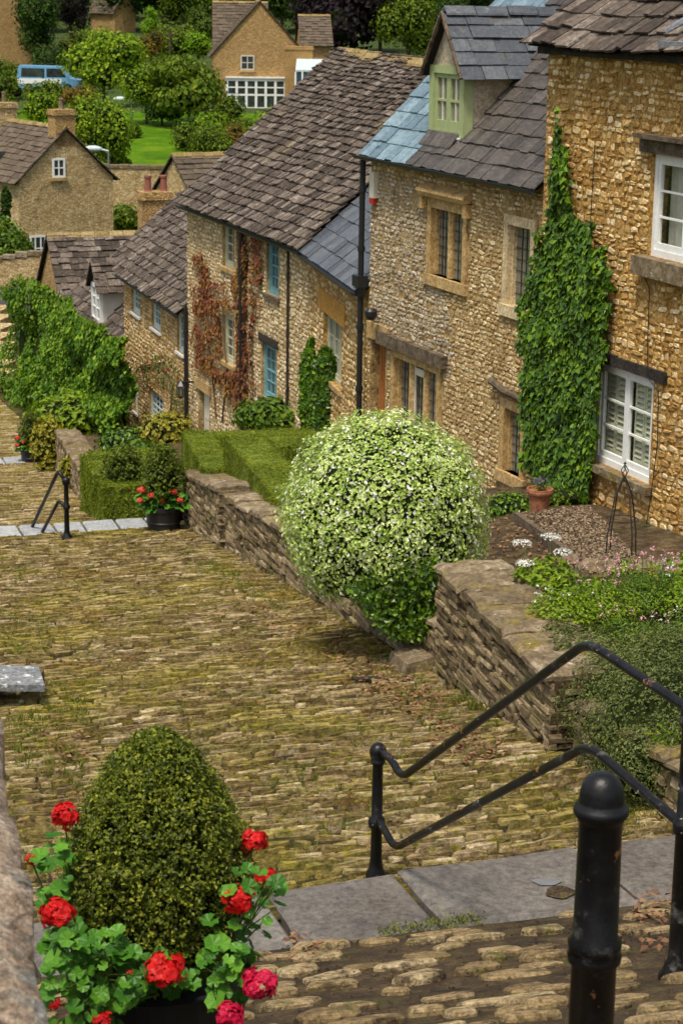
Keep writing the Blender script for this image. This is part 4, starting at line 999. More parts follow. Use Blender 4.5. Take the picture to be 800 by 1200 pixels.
def dry_wall(name, label, path, thick, zb, zt, cap=.07, group=None, capm='wall_cap', ch=(.035, .075), sl=(.10, .34), over=.03, ends=True, stonem='dry_stone', capl=(.35, .75)):
    """path: list of (x, y) along the street face; the wall's body lies to the right of it"""
    mb = MB(); cb = MB()
    P = [Vector((x, y, 0)) for x, y in path]
    for i, (p, q) in enumerate(zip(P, P[1:])):
        L_ = (q - p).length; ang = math.degrees(math.atan2(-(q - p).x, (q - p).y)); F = Fac((p.x, p.y), ang)
        z0, z1 = zb[i], zb[i + 1]; t0, t1 = zt[i], zt[i + 1]
        mb.hexa([F.W(0, .03, z0 - .2), F.W(L_, .03, z1 - .2), F.W(L_, thick - .03, z1 - .2), F.W(0, thick - .03, z0 - .2), F.W(0, .03, t0), F.W(L_, .03, t1), F.W(L_, thick - .03, t1), F.W(0, thick - .03, t0)], 0)
        def face(FF, LL, za, zc, ta, tc, b):
            z = min(za, zc) - .05
            while z < max(ta, tc):
                h = rnd.uniform(*ch); a = -rnd.uniform(0, .1)
                while a < LL:
                    l = rnd.uniform(*sl); x0, x1 = max(a, 0), min(a + l, LL); a += l
                    if x1 - x0 < .03: continue
                    f_ = ((x0 + x1) / 2) / LL
                    if z + h * .5 > ta + (tc - ta) * f_ or z + h < za + (zc - za) * f_: continue
                    pr = rnd.uniform(-.01, .035); g = .005; dz = rnd.uniform(-.006, .006)
                    jj = [rnd.uniform(-.008, .008) for _ in range(8)]
                    mb.hexa([FF.W(x0 + g, b - pr + jj[0], z + g + jj[1]), FF.W(x1 - g, b - pr + jj[2], z + g + dz), FF.W(x1 - g, b + .12, z + g), FF.W(x0 + g, b + .12, z + g),
                             FF.W(x0 + g + jj[5], b - pr + jj[3], z + h - g + jj[4]), FF.W(x1 - g + jj[6], b - pr + jj[7], z + h - g + dz), FF.W(x1 - g, b + .12, z + h - g), FF.W(x0 + g, b + .12, z + h - g)], 1)
                z += h
        face(F, L_, z0, z1, t0, t1, .02)
        if ends and i == 0: face(Fac(F.W(0, thick, 0), ang + 90), thick, z0, z0, t0, t0, .01)
        if ends and i == len(P) - 2: pass
        a = 0
        while a < L_:
            l = rnd.uniform(*capl); q_ = min(a + l, L_ + .02); f0, f1 = a / L_, min(1, q_ / L_)
            zz0, zz1 = t0 + (t1 - t0) * f0, t0 + (t1 - t0) * f1; hh = cap * rnd.uniform(.75, 1.2); dz = rnd.uniform(-.008, .012); ov = over * rnd.uniform(.4, 1.4)
            capstone(cb, F, a, q_, -ov, thick + ov, zz0, zz1, hh); a = q_
    r = thing(name, label, 'wall', (P[0].x, P[0].y, zb[0]), 0, group)
    obj('stonework', mb, ['soil', stonem], r); obj('coping', cb, capm, r)
    return r
w0 = on_street(642, 880); w1 = on_street(508, 792)
dry_wall('garden_wall', 'tall dry stone garden wall ending beside the handrail with lichened flat coping', [(w0.x, w0.y), (w1.x, w1.y)], .62, [w0.z, w1.z], [-5.13, -5.10], .075, ch=(.03, .065), capl=(.5, 1.1), over=.045)
q = [on_street(x, y) for x, y in ((508, 792), (450, 752), (350, 692), (262, 645))]
q[0] = q[0] + Vector((.02, .12, 0))
dry_wall('garden_wall', 'low stone street wall running under the white flowering bush to the clipped hedge', [(v.x, v.y) for v in q], .45, [v.z for v in q], [q[0].z + .42, q[1].z + .46, q[2].z + .62, q[3].z + .72], .08)
e0, e1 = on_street(812, 985), on_street(668, 888)
dry_wall('garden_wall', 'low mossy wall of dark stones under the evergreen mound by the handrail', [(e0.x, e0.y), (e1.x, e1.y)], .4, [e0.z, e1.z], [e0.z + .42, e1.z + .40], .06, ch=(.04, .08))
q2 = [on_street(x, y) for x, y in ((256, 643), (215, 618), (208, 604))]
dry_wall('garden_wall', 'short length of rough stone wall at the gateway behind the far planter', [(v.x, v.y) for v in q2[:2]], .5, [v.z for v in q2[:2]], [v.z + .80 for v in q2[:2]], .08)
# the step stone between wall and street, under the bush
mb = MB(); c = on_street(486, 787)
mb.hexa([c + Vector(v) for v in ((-.12, -.28, -.1), (.2, -.15, -.1), (.05, .5, -.2), (-.28, .4, -.2), (-.08, -.24, .15), (.17, -.13, .19), (.03, .45, .12), (-.22, .36, .08))]); tag(obj('mounting_stone', mb, 'wall_cap', None, c), 'mossy block of stone at the street edge below the flowering bush', 'stone block')
# wall by the box hedge further down
q3 = [on_street(100, 594), on_street(66, 553)]
dry_wall('garden_wall', 'stone wall below the square box hedge down the street', [(v.x, v.y) for v in q3], .45, [v.z for v in q3], [q3[0].z + .5, q3[1].z + .85], .08, ch=(.05, .10), sl=(.15, .45))
# foreground wall on the left
a_ = at_z(62, 1200, -1.80); b_ = at_z(6, 868, -1.80); dirv = (b_ - a_).normalized()
st = a_ - dirv * 1.6; en = b_ + dirv * .35
nrm = Vector((-dirv.y, dirv.x, 0))
path = [(en.x, en.y), (st.x, st.y)]
mb = MB(); cb = MB(); L_ = (en - st).length; a = 0
Fw = Fac((st.x, st.y), math.degrees(math.atan2(-dirv.x, dirv.y)))
Fw.box(mb, 0, L_, -.62, -.05, -4.6, -1.93)
rubble(mb, Fac(Fw.W(0, -.05, 0), math.degrees(Fw.ang)), 0, L_, -4.4, -1.95, [], ch=(.06, .11), sl=(.12, .3), proud=-.02, gap=.01)
while a < L_:
    l = rnd.uniform(.32, .7); q_ = min(a + l, L_)
    capstone(cb, Fw, a, q_, -.70, 0.0, -1.93, -1.93, .13, .03); a = q_
r = thing('street_wall', 'lichen spotted stone wall in the near left corner beside the geranium planter', 'wall', (st.x, st.y, -4.4), 0)
obj('stonework', mb, ['dry_stone', 'dry_stone'], r); obj('coping', cb, 'fore_cap', r, smooth=True)
# stone bench at the left edge
c = on_street(30, 815); zt = c.z + .30
pts = [at_z(x, y, zt) for x, y in ((-60, 802), (53, 803), (45, 780), (-60, 779))]
r = thing('stone_bench', 'low stone bench with a lichened grey slab at the left of the cobbles', 'bench', c)
mb = MB(); mb.prism([p - Vector((0, 0, .06)) for p in pts], (0, 0, .06)); obj('seat', mb, 'bench_slab', r)
for (x, y) in ((36, 822), (-12, 822)):
    mb = MB(); p = on_street(x, y); p.y += .22
    mb.hexa([p + Vector(v) for v in ((-.10, -.2, -.06), (.09, -.18, -.06), (.09, .12, -.06), (-.10, .12, -.06), (-.08, -.19, zt - .062 - p.z), (.075, -.17, zt - .062 - p.z), (.075, .11, zt - .062 - p.z), (-.08, .11, zt - .062 - p.z))])
    obj('support', mb, 'wall_cap', r)

# ------------------------------------------------------------------ iron rails and bollard
def post_profile(h, r, ball=True):
    pr = [(r * 1.75, 0), (r * 1.75, .03), (r * 1.35, .06), (r * 1.15, .11), (r, .14), (r * .94, h - .09)]
    return pr
P0 = at_z(440, 1028, -5.27); P1 = at_z(790, 1142, -4.27); FRL = Fac((P0.x, P0.y), math.degrees(math.atan2(-(P1.x - P0.x), (P1.y - P0.y))))
Lr = (P1 - P0).xy.length
r = thing('handrail', 'black iron double handrail beside the steps with a ball topped post', 'handrail', (P0.x, P0.y, -5.27))
def ballpost(h):
    return [(.062, -.05), (.062, .03), (.045, .06), (.040, .10), (.036, .13), (.034, h * .38), (.050, h * .40), (.053, h * .43), (.050, h * .46), (.034, h * .48), (.032, h - .10), (.046, h - .09), (.046, h - .075), (.040, h - .07), (.052, h - .035), (.052, h - .01), (.040, h + .02), (.018, h + .035)]
mb = MB(); mb.lathe((P0.x, P0.y, -5.27), ballpost(.84), 20); obj('post', mb, 'iron', r, smooth=True)
mb = MB(); c = FRL.W(Lr, 0, -4.29); mb.lathe(c, [(.075, -.03), (.075, .02), (.058, .05), (.05, .08), (.036, .12), (.034, .70), (.048, .71), (.048, .76), (.034, .77), (.032, 1.20), (.045, 1.21), (.04, 1.29), (.02, 1.31)], 20); obj('post', mb, 'iron', r, smooth=True)
def bezpath(pts, rr=.10, n=6):
    out = [Vector(pts[0])]
    for a, b, c in zip(pts, pts[1:], pts[2:]):
        a, b, c = Vector(a), Vector(b), Vector(c); p = b + (a - b).normalized() * min(rr, (a - b).length * .45); q = b + (c - b).normalized() * min(rr, (c - b).length * .45)
        for k in range(n + 1):
            t = k / n; out.append(p * (1 - t) ** 2 + b * 2 * t * (1 - t) + q * t * t)
    out.append(Vector(pts[-1])); return out
for pts in (((.03, -4.44), (.20, -4.42), (.36, -4.485), (2.52, -2.985), (3.42, -3.01), (4.5, -3.01)), ((.03, -4.89), (.10, -4.90), (.28, -4.965), (2.58, -3.485), (3.44, -3.55), (4.5, -3.56))):
    mb = MB(); pp = [FRL.W(a, 0, z) for a, z in pts]
    mb.tube(bezpath(pp, .13), .0235, 14); obj('rail', mb, 'iron', r, smooth=True)
c = at_z(703, 1000, -2.25); c = at_y(706, 905, 4.6)
zt = c.z; zg = street_z(c.x, c.y)
r_ = .0535; h = zt - zg
mb = MB(); prof = [(.085, -.04), (.085, .04), (.068, .08), (r_ + .004, .12), (r_ + .002, h - .50), (r_ + .012, h - .49), (r_ + .014, h - .475), (r_ + .006, h - .462), (r_ + .012, h - .455), (r_ + .013, h - .44), (r_ + .002, h - .425), (r_ - .001, h - .13), (r_ + .004, h - .118), (r_ + .013, h - .105), (r_ + .0145, h - .095), (r_ + .011, h - .085), (r_ + .003, h - .078), (r_ + .002, h - .070), (r_ + .000, h - .05), (r_ - .006, h - .03), (r_ - .018, h - .012), (r_ - .034, h - .002), (.004, h)]
mb.lathe((c.x, c.y, zg), prof, 40); tag(obj('bollard', mb, 'iron', None, (c.x, c.y, zg), smooth=True), 'chipped black iron bollard with a domed cap in the near right corner', 'bollard')
# far handrail
P = on_street(79, 632)
r = thing('handrail', 'small black handrail on the steps down the street beside the pale slabs', 'handrail', P)
mb = MB(); mb.lathe((P.x, P.y, P.z), [(.10, -.05), (.085, .04), (.05, .08), (.04, .12), (.036, .44), (.052, .46), (.052, .50), (.036, .52), (.034, .80), (.052, .82), (.058, .86), (.052, .90), (.02, .92)], 14); obj('post', mb, 'iron', r, smooth=True)
Pb = P + ES * 1.25 - ET * .36
for zz, kz in ((.84, .16), (.46, .10)):
    e = P.lerp(Pb, 1 if zz > .6 else .72); e.z = interp(ZP, e.dot(ES)) - .05
    mb = MB(); mb.tube(bezpath([P + Vector((0, 0, zz)), P - ET * .09 + ES * .10 + Vector((0, 0, zz + kz)), e], .08), .026, 10); obj('rail', mb, 'iron', r, smooth=True)
# ------------------------------------------------------------------ planting
ZV = Vector((0, 0, 1))
def leafy(mb, p, out, size, mi=0, up=.35, spread=.8, asp=.6, kind='leaf'):
    nrm = (out + unit() * spread * .7 + ZV * up * .5).normalized()
    d = (unit() * spread + out * .35 + ZV * up); d = d - nrm * d.dot(nrm)
    if d.length < 1e-3: d = nrm.orthogonal()
    d.normalize(); s = size * rnd.uniform(.65, 1.3)
    (mb.leaf if kind == 'leaf' else mb.ivyleaf)(p, d, nrm, s, s * asp, mi)
def lumpn(d, f, seed): return mnoise.noise(Vector((d.x * f + seed * 5.3, d.y * f, d.z * f)))
def leafball(mb, c, R, n, size, mi=0, core=None, seed=0, amp=.10, shell_=(.80, 1.0), freq=2.5, zmin=-1.0, asp=.6, mix=None, up=.35, spread=.8, cs=.84, gap=0):
    c = Vector(c); rx, ry, rz = R
    if core is not None: mb.lump(c, rx * cs, ry * cs, rz * cs, core, 16, amp * 1.2, seed)
    for _ in range(n):
        d = unit()
        if d.z < zmin: continue
        if gap and mnoise.noise(d * gap + Vector((seed, 2, 5))) < -.22 and rnd.random() < .75: continue
        q = (1 + amp * lumpn(d, freq, seed) + amp * .6 * lumpn(d, freq * 2.7, seed + 3)) * rnd.uniform(*shell_) 
        p = c + Vector((d.x * rx, d.y * ry, d.z * rz)) * q
        o = Vector((d.x / rx, d.y / ry, d.z / rz)).normalized()
        leafy(mb, p, o, size, mix() if mix else mi, up, spread, asp)
def leafbox(mb, F, a0, a1, b0, b1, z0, z1, dens, size, mi=0, core=1, seed=0, wob=.03, slope=0.0):
    """clipped hedge: leaves over an inner mass; slope drops the top along a"""
    zt = lambda a: z1 + slope * (a - a0)
    zb = lambda a: z0 + slope * (a - a0)
    i = .018
    mb.hexa([F.W(a0 + i, b0 + i, zb(a0)), F.W(a1 - i, b0 + i, zb(a1)), F.W(a1 - i, b1 - i, zb(a1)), F.W(a0 + i, b1 - i, zb(a0)), F.W(a0 + i, b0 + i, zt(a0) - i), F.W(a1 - i, b0 + i, zt(a1) - i), F.W(a1 - i, b1 - i, zt(a1) - i), F.W(a0 + i, b1 - i, zt(a0) - i)], core)
    la, lb, lz = a1 - a0, b1 - b0, z1 - z0
    for (area, fn) in ((la * lb, lambda: (rnd.uniform(a0, a1), rnd.uniform(b0, b1), 1e9, ZV)),
                       (la * lz, lambda: (rnd.uniform(a0, a1), b0, None, -F.n)), (la * lz, lambda: (rnd.uniform(a0, a1), b1, None, F.n)),
                       (lb * lz, lambda: (a0, rnd.uniform(b0, b1), None, -F.u)), (lb * lz, lambda: (a1, rnd.uniform(b0, b1), None, F.u))):
        for _ in range(int(area * dens)):
            a, b, z, o = fn()
            z = zt(a) if z else rnd.uniform(zb(a), zt(a))
            q = wob * mnoise.noise(Vector((a * 2.5 + seed, b * 2.5, z * 2.5))) * 1.6 + rnd.uniform(-.035, .008)
            leafy(mb, F.W(a, b, z) + o * q, o, size, mi, .1, .42)
def plant(name, mb, mats, label, cat, loc, group=None):
    return tag(obj(name, mb, mats, None, loc, recalc=False), label, cat, group)

# the great variegated bush
c = at_y(451, 605, 19.3)
mb = MB(); R_ = (1.0, .98, 1.0)
leafball(mb, c, R_, 27000, .042, 0, core=2, seed=1, amp=.09, shell_=(.86, 1.02), freq=2.2, cs=.88, mix=lambda: 1 if rnd.random() < .10 else 0, asp=.6, zmin=-.80, spread=.9)
for _ in range(260):        # loose sprays that break the outline
    d = unit(); d.z = abs(d.z) * .9 - .1; d.normalize(); p = c + Vector((d.x * R_[0], d.y * R_[1], d.z * R_[2])) * (1 + .09 * lumpn(d, 2.2, 1)) * rnd.uniform(.98, 1.05)
    for _ in range(5): leafy(mb, p + unit() * .03, d, .042, 1 if rnd.random() < .2 else 0)
plant('flowering_bush', mb, ['l_bush', 'petal_white', 'core'], 'great round bush of cream edged leaves and white flowers on the street wall', 'bush', (c.x, c.y, c.z - 1.0))
# dark ivy hanging below it
mb = MB()
for _ in range(5200):
    x, y = rnd.uniform(405, 512), rnd.uniform(655, 752)
    if y < 690 + (470 - x) * .35 - 30 or y > 752 - abs(x - 478) * .5 + rnd.uniform(-6, 6) or y > 700 + (x - 415) * 1.2: continue
    p = at_y(x, y, rnd.uniform(18.35, 18.9)); leafy(mb, p, Vector((-.5, -.8, .2)), .055, 0, -.3, .9, .7)
mb.lump(at_y(475, 705, 19.0), .30, .25, .30, 1)
plant('ivy', mb, ['l_ivy', 'core'], 'dark green ivy hanging over the low wall beneath the white flowering bush', 'ivy', at_y(475, 745, 18.7))

# clipped hedges in front of the tall cottage
def hedge(label, name, F, boxes, z0, z1, dens=3000, size=.028, group=None, seed=0, slope=0.0, m_='l_box'):
    mb = MB()
    for (a0, a1, b0, b1) in boxes: leafbox(mb, F, a0, a1, b0, b1, z0, z1, dens, size, 0, 1, seed, slope=slope)
    return plant(name, mb, [m_, 'box_mass'], label, 'hedge', F.W(boxes[0][0], boxes[0][2], z0), group)
zt = -6.32
p = at_z(338, 606, -6.36); q = at_z(262, 512, zt); FH = Fac((p.x, p.y), math.degrees(math.atan2(-(q - p).x, (q - p).y))); LH = (q - p).xy.length
hedge('L shaped clipped box hedge beside the white flowering bush', 'box_hedge', FH, [(-.5, LH, 0, .62), (LH - .75, LH, .62, 2.0)], -7.3, zt, seed=3)
p = at_z(236, 548, -6.75); q = at_z(212, 505, -6.75); FH2 = Fac((p.x, p.y), math.degrees(math.atan2(-(q - p).x, (q - p).y))); L2 = (q - p).xy.length
hedge('narrow clipped hedge behind the stone pier, with a return along the cottage', 'box_hedge', FH2, [(-.1, L2, 0, .50), (L2 - .5, L2, .50, 2.4)], -7.9, -6.75, seed=9)
# the square box hedge by the gate
p = at_z(121, 568, -7.5); q = at_z(96, 536, -7.5); FB_ = Fac((p.x, p.y), math.degrees(math.atan2(-(q - p).x, (q - p).y))); LB = (q - p).xy.length
hedge('square block of box hedge with a flat top down by the gate', 'box_hedge', FB_, [(-.1, LB + .2, .0, .74)], -8.5, -7.5, 3200, .04, seed=5)
hedge('flat olive hedge top behind the square box hedge', 'box_hedge', FB_, [(LB + .9, LB + 2.0, .45, 1.6)], -9.0, -7.85, 2000, .045, seed=6)

# ivy column up the nearest cottage
def on_wall(name, label, cat, F, poly, n, size, mats, bulge, kind='ivyleaf', loc=None, group=None, edge=.0, mixf=None, core=None, dens_fn=None, up=-.5, b0=-.03, stems=None):
    mb = MB(); xs = [p[0] for p in poly]; ys = [p[1] for p in poly]; k = 0; tries = 0
    while k < n and tries < n * 30:
        tries += 1
        x, y = rnd.uniform(min(xs), max(xs)), rnd.uniform(min(ys), max(ys))
        if not in_poly(x + 6 * mnoise.noise(Vector((x * .06, y * .06, 1))), y + 6 * mnoise.noise(Vector((x * .06, y * .06, 9))), poly): continue
        if dens_fn and rnd.random() > dens_fn(x, y): continue
        a, z = F.hit(x, y, b0 - bulge * .55)
        bl = bulge * (.55 + .6 * mnoise.noise(Vector((a * 2.2, z * 2.2, 3))) + .25 * mnoise.noise(Vector((a * 6, z * 6, 5))))
        p = F.W(a, b0 - max(0.01 if not core else .10, bl) * rnd.uniform(.6, 1.0), z)
        o = (-F.n + unit() * .55 + ZV * .35).normalized(); d = (unit() * .5 + ZV * up + F.u * rnd.uniform(-.5, .5)); d = (d - o * d.dot(o)).normalized()
        s = size * rnd.uniform(.6, 1.25); (mb.ivyleaf if kind == 'ivyleaf' else mb.leaf)(p, d, o, s, s * .95 if kind == 'ivyleaf' else s * .6, mixf() if mixf else 0); k += 1
    nm = len(mats) - 1
    if core:
        for c_ in core:
            pts = [F.W(*F.hit(x, y)[:1], b0 - .02, F.hit(x, y)[1]) for x, y in c_]; mb.prism(pts, -F.n * bulge * .35, nm)
    if stems:
        for st_ in stems:
            mb.tube([F.W(F.hit(x, y)[0], -.03, F.hit(x, y)[1]) for x, y in st_], .018, 5, nm)
    return plant(name, mb, mats, label, cat, loc or F.W(*F.hit(xs[0], max(ys))[:1], 0, F.hit(xs[0], max(ys))[1]), group)
ivyP = [(650, 128), (655, 168), (664, 190), (668, 250), (692, 262), (688, 292), (706, 284), (711, 330), (706, 410), (698, 470), (690, 540), (684, 588), (628, 590), (612, 540), (606, 440), (608, 360), (622, 300), (638, 262), (648, 240), (645, 165)]
on_wall('ivy', 'tall dense column of glossy ivy climbing the corner of the nearest cottage', 'ivy', FR, ivyP, 11500, .078, ['l_ivy', 'core'], .20, core=[[(645, 300), (660, 290), (680, 320), (692, 350), (686, 420), (672, 550), (640, 550), (626, 450), (630, 370)]])
# creepers on the tall cottage
vP = [(222, 300), (236, 296), (246, 330), (262, 330), (270, 360), (276, 268), (286, 266), (287, 492), (268, 470), (246, 440), (226, 430)]
def vd(x, y):
    if 256 < x < 276.5 and (250 < y < 322 or 362 < y < 434): return 0
    return 1.0 if x > 275 else (.8 if mnoise.noise(Vector((x * .09, y * .06, 2))) > -.12 else .14)
on_wall('creeper', 'russet creeper clinging to the tall cottage wall left of its drainpipe', 'creeper', FT, vP, 3400, .08, ['l_creeper', 'twig'], .10, dens_fn=vd, stems=[((280, 495), (279, 420), (281, 340), (280, 270)), ((255, 490), (250, 430), (240, 370), (238, 310)), ((262, 495), (268, 430), (262, 380))])
on_wall('creeper', 'thin russet creeper right of the drainpipe beside the teal sash', 'creeper', FT, [(291, 262), (302, 265), (306, 300), (300, 350), (293, 420), (298, 480), (290, 470)], 330, .09, ['l_creeper', 'twig'], .07)
# climbing rose
rP = [(158, 428), (185, 412), (205, 425), (214, 450), (212, 500), (202, 498), (198, 455), (176, 443), (168, 448), (158, 450)]
on_wall('climbing_rose', 'climbing rose with pink blooms round the ground floor window of the golden cottage', 'rose', F3, rP, 700, .085, ['l_rose', 'petal_pinkred', 'twig'], .16, 'leaf', mixf=lambda: 1 if rnd.random() < .035 else 0, stems=[((200, 505), (204, 450), (190, 425), (165, 430))])
# two green columns by the link cottage
def column(label, px, ytop, ybot, Y, w, mt, seed, leaf=.09):
    mb = MB(); c0 = at_y(px, ytop, Y); c1 = at_y(px, ybot, Y); n = 2600
    h = c0.z - c1.z
    for _ in range(n):
        t = rnd.random() ** .9; z = c1.z + h * t; rr = w * (.55 + .5 * math.sin(PI * min(1, t * .9 + .12)) + .22 * mnoise.noise(Vector((t * 6, seed, 0)))) * (1 if t < .85 else (1 - t) / .15 + .15)
        a = rnd.uniform(0, 6.28); o = Vector((math.cos(a), math.sin(a), 0)); leafy(mb, Vector((c1.x, c1.y, z)) + o * rr * rnd.uniform(.75, 1.05), o, leaf, 0, .3, .9)
    mb.tube([c1, (c1.x, c1.y, c0.z - .3)], w * .45, 8, 1)
    return plant('columnar_shrub', mb, [mt, 'core'], label, 'shrub', c1)
column('bright green ivy clad column at the right end of the tall cottage', 365, 400, 508, 33.2, .20, 'l_vine', 2)
column('dark green upright shrub in front of the link cottage window', 381, 410, 505, 32.0, .25, 'l_ivy', 4)

# the wall of creeper over the fourth cottage
mb = MB()
gw = [(155, 392), (150, 398), (137, 394), (120, 384), (100, 372), (84, 356), (72, 345), (50, 328), (34, 326), (24, 345), (20, 400), (24, 460), (36, 480), (60, 492), (100, 505), (130, 508), (157, 505), (158, 440)]
k = 0
cells = {}
while k < 27000:
    x, y = rnd.uniform(0, 162), rnd.uniform(318, 512)
    if not in_poly(x + 5 * mnoise.noise(Vector((x * .09, y * .09, 1))), y + 6 * mnoise.noise(Vector((x * .09, y * .09, 7))), gw): continue
    a, z = F4.hit(x, y, -.5)
    bl = .75 + .6 * mnoise.noise(Vector((a * .32, z * .9, 3))) + .3 * mnoise.noise(Vector((a * .8, z * 2, 5)))
    bl = max(.30, bl) + max(0, (-9.6 - z)) * .25
    p = F4.W(a, -.08 - bl * rnd.uniform(.8, 1.0), z)
    if mnoise.noise(Vector((a * .7, z * 1.6, 8))) < -.40 and rnd.random() < .5: continue
    leafy(mb, p, (-F4.n + ZV * .4).normalized(), .125, 0, .15, .8, .8); k += 1
for a in [ .2 + .8 * i for i in range(14)]:
    zt_ = -8.5 - max(0, a - 9) * .06
    mb.lump(F4.W(a, -.05, (zt_ - 11.3) / 2), .75, .28, (zt_ + 11.3) / 2 * 1.02, 1, 10, .1, a)
plant('wall_creeper', mb, ['l_vine', 'core'], 'great bank of vivid green creeper covering the low cottage front down the street', 'creeper', F4.W(6, -.5, -11))
# shrubs and perennials along the front gardens
def shrub(name, label, px, py, Y, rx, rz, mt, n, leaf, cat='shrub', seed=0, flowers=None, amp=.2, group=None, asp=.6):
    c = at_y(px, py, Y); mb = MB(); mats = [mt, 'core'] + ([flowers[0]] if flowers else [])
    leafball(mb, c, (rx, rx * .9, rz), n, leaf, 0, core=1, seed=seed, amp=amp, shell_=(.7, 1.05), freq=3, zmin=-.8, asp=asp, mix=(lambda: 2 if rnd.random() < flowers[1] else 0) if flowers else None)
    return plant(name, mb, mats, label, cat, (c.x, c.y, c.z - rz * .8), group)
shrub('shrub', 'loose light green shrub under the teal sash of the tall cottage', 325, 488, 35, .72, .32, 'l_green', 1800, .12, seed=1)
shrub('shrub', 'golden leaved shrub at the foot of the golden cottage', 197, 507, 40.0, .55, .42, 'l_gold', 1300, .10, seed=2)
shrub('shrub', 'dark spreading shrub below the golden cottage wall', 158, 522, 41.5, .75, .38, 'l_ivy', 1500, .12, seed=3)
shrub('perennial', 'broad leaved green plant behind the small conical topiary', 165, 545, 37, .62, .42, 'l_green', 1200, .16, 'plant', seed=4)
shrub('perennial', 'vivid green plant at the foot of the creeper bank', 92, 488, 47, 1.1, .55, 'l_bright', 1500, .17, 'plant', seed=5)
shrub('climber', 'yellow leaved climber spilling over the wall by the farthest planter', 56, 522, 42.0, .34, .62, 'l_gold', 900, .11, 'plant', seed=6)
shrub('fern', 'low golden fern on the wall beside the square hedge', 90, 548, 37.5, .35, .25, 'l_gold', 500, .14, 'fern', seed=7, asp=.3)
shrub('shrub', 'small dark shrub at the foot of the nearest cottage by the terracotta pot', 598, 597, 22.6, .32, .18, 'l_ivy', 1100, .055, seed=8)
shrub('shrub', 'low green shrub under the ivy beside the small leaded window', 655, 583, 22.6, .25, .12, 'l_green', 400, .05, seed=8)
# cotoneaster mass at the right edge
mb = MB(); 
for (px, py, Y, rx, rz) in ((745, 830, 14.9, .62, .44), (790, 850, 13.9, .66, .58), (825, 815, 14.8, .8, .6), (715, 805, 15.3, .36, .32), (765, 900, 13.3, .36, .32), (840, 900, 13.2, .5, .5), (785, 785, 15.4, .55, .30), (735, 870, 13.9, .34, .34)):
    leafball(mb, at_y(px, py, Y), (rx, rx * .8, rz), int(12500 * rx), .027, 0, core=1, seed=px, cs=.70, amp=.16, shell_=(.80, 1.06), freq=3.5, asp=.55)
c = at_y(770, 930, 14.2)
for _ in range(170):
    p = at_y(rnd.uniform(765, 815), rnd.uniform(855, 940), 13.15); leafy(mb, p, Vector((-.3, -.8, .5)), .085, 2, .1, 1, .22)
plant('cotoneaster', mb, ['l_cotone', 'core', 'l_bright'], 'dense dark small leaved evergreen mound right of the handrail', 'shrub', c)
# flower bed on top of the garden wall
BEDZ = -5.12
def bedplant(name, label, px, py, w, h, mt, leaf, n, heads=None, cat='flower', hs=.03, group=None, Y=None, asp=.5):
    c = at_z(px, py, BEDZ) if Y is None else at_y(px, py, Y); mb = MB(); mats = [mt, 'stem'] + ([heads[0]] if heads else [])
    for _ in range(n):
        a = rnd.uniform(0, 6.28); r = w * math.sqrt(rnd.random()); z = h * rnd.random() ** .8 * (1 - (r / w) ** 2 * .6)
        leafy(mb, c + Vector((math.cos(a) * r, math.sin(a) * r, z)), Vector((math.cos(a) * .5, math.sin(a) * .5, .8)).normalized(), leaf, 0, .5, .8, asp)
    o = plant(name, mb, mats[:1], label, cat, c, group)
    if heads:
        for (dx, dy, dz) in heads[1]:
            hb = MB(); tip = c + Vector((dx, dy, dz)); hb.tube([c + Vector((dx * .4, dy * .4, 0)), tip], .004, 4, 1)
            for _ in range(heads[2]):
                u_ = unit(); u_.z = abs(u_.z); leafy(hb, tip + Vector((u_.x * hs, u_.y * hs, u_.z * hs * heads[3])), u_, .018, 0, .3, 1, .8)
            obj('flower_head', hb, [heads[0], 'stem'], o, recalc=False)
    return o
bedplant('sedum', 'yellowing leafy plant with flat white flower heads on the wall corner', 640, 690, .30, .32, 'l_bright', .085, 420, ('petal_white', [(-.22, .12, .38), (.04, .2, .42), (-.20, -.05, .24), (.12, -.1, .36)], 150, .35), hs=.085)
pinks = lambda n, w, h: [(rnd.uniform(-w, w), rnd.uniform(-w, w) * .8, h * rnd.uniform(.75, 1.15)) for _ in range(n)]
bedplant('perennial', 'leafy green plant with small white flowers in front of the bed', 660, 728, .30, .32, 'l_bright', .038, 1600, ('petal_white', pinks(14, .28, .25), 5, .6), hs=.018)
bedplant('penstemon', 'bushy plant with pale pink flower spikes behind the wall coping', 705, 722, .34, .34, 'l_bright', .035, 1700, ('petal_pink', pinks(22, .3, .42), 11, 2.5), hs=.018)
bedplant('penstemon', 'pink flowered plant below the iron obelisk', 755, 712, .32, .32, 'l_green', .035, 1500, ('petal_pink', pinks(22, .3, .44), 11, 2.5), hs=.018)
bedplant('penstemon', 'pink and white flowered plant at the right edge of the bed', 800, 715, .3, .32, 'l_bright', .04, 1200, ('petal_white', pinks(16, .3, .42), 9, 2.5), hs=.018)
bedplant('lily', 'broad bright green leaves at the right edge behind the pink flowers', 800, 690, .28, .34, 'l_bright', .13, 90)
bedplant('toadflax', 'pale yellow flower spike among the pink flowers', 762, 716, .10, .12, 'l_bright', .04, 80, ('l_gold', [(0, 0, .32), (.03, .02, .26)], 26, 4), hs=.022)
bedplant('perennial', 'single green leaved plant growing in the low edging stones', 733, 672, .14, .14, 'l_bright', .07, 70)
bedplant('perennial', 'dense dark green plant between the wall coping and the evergreen mound', 690, 760, .34, .16, 'l_cotone', .035, 1500)
bedplant('perennial', 'grey green low plant spilling over the wall coping below the pink flowers', 740, 752, .34, .18, 'l_green', .03, 1700, ('petal_pink', pinks(10, .3, .24), 7, 1.5), hs=.016)
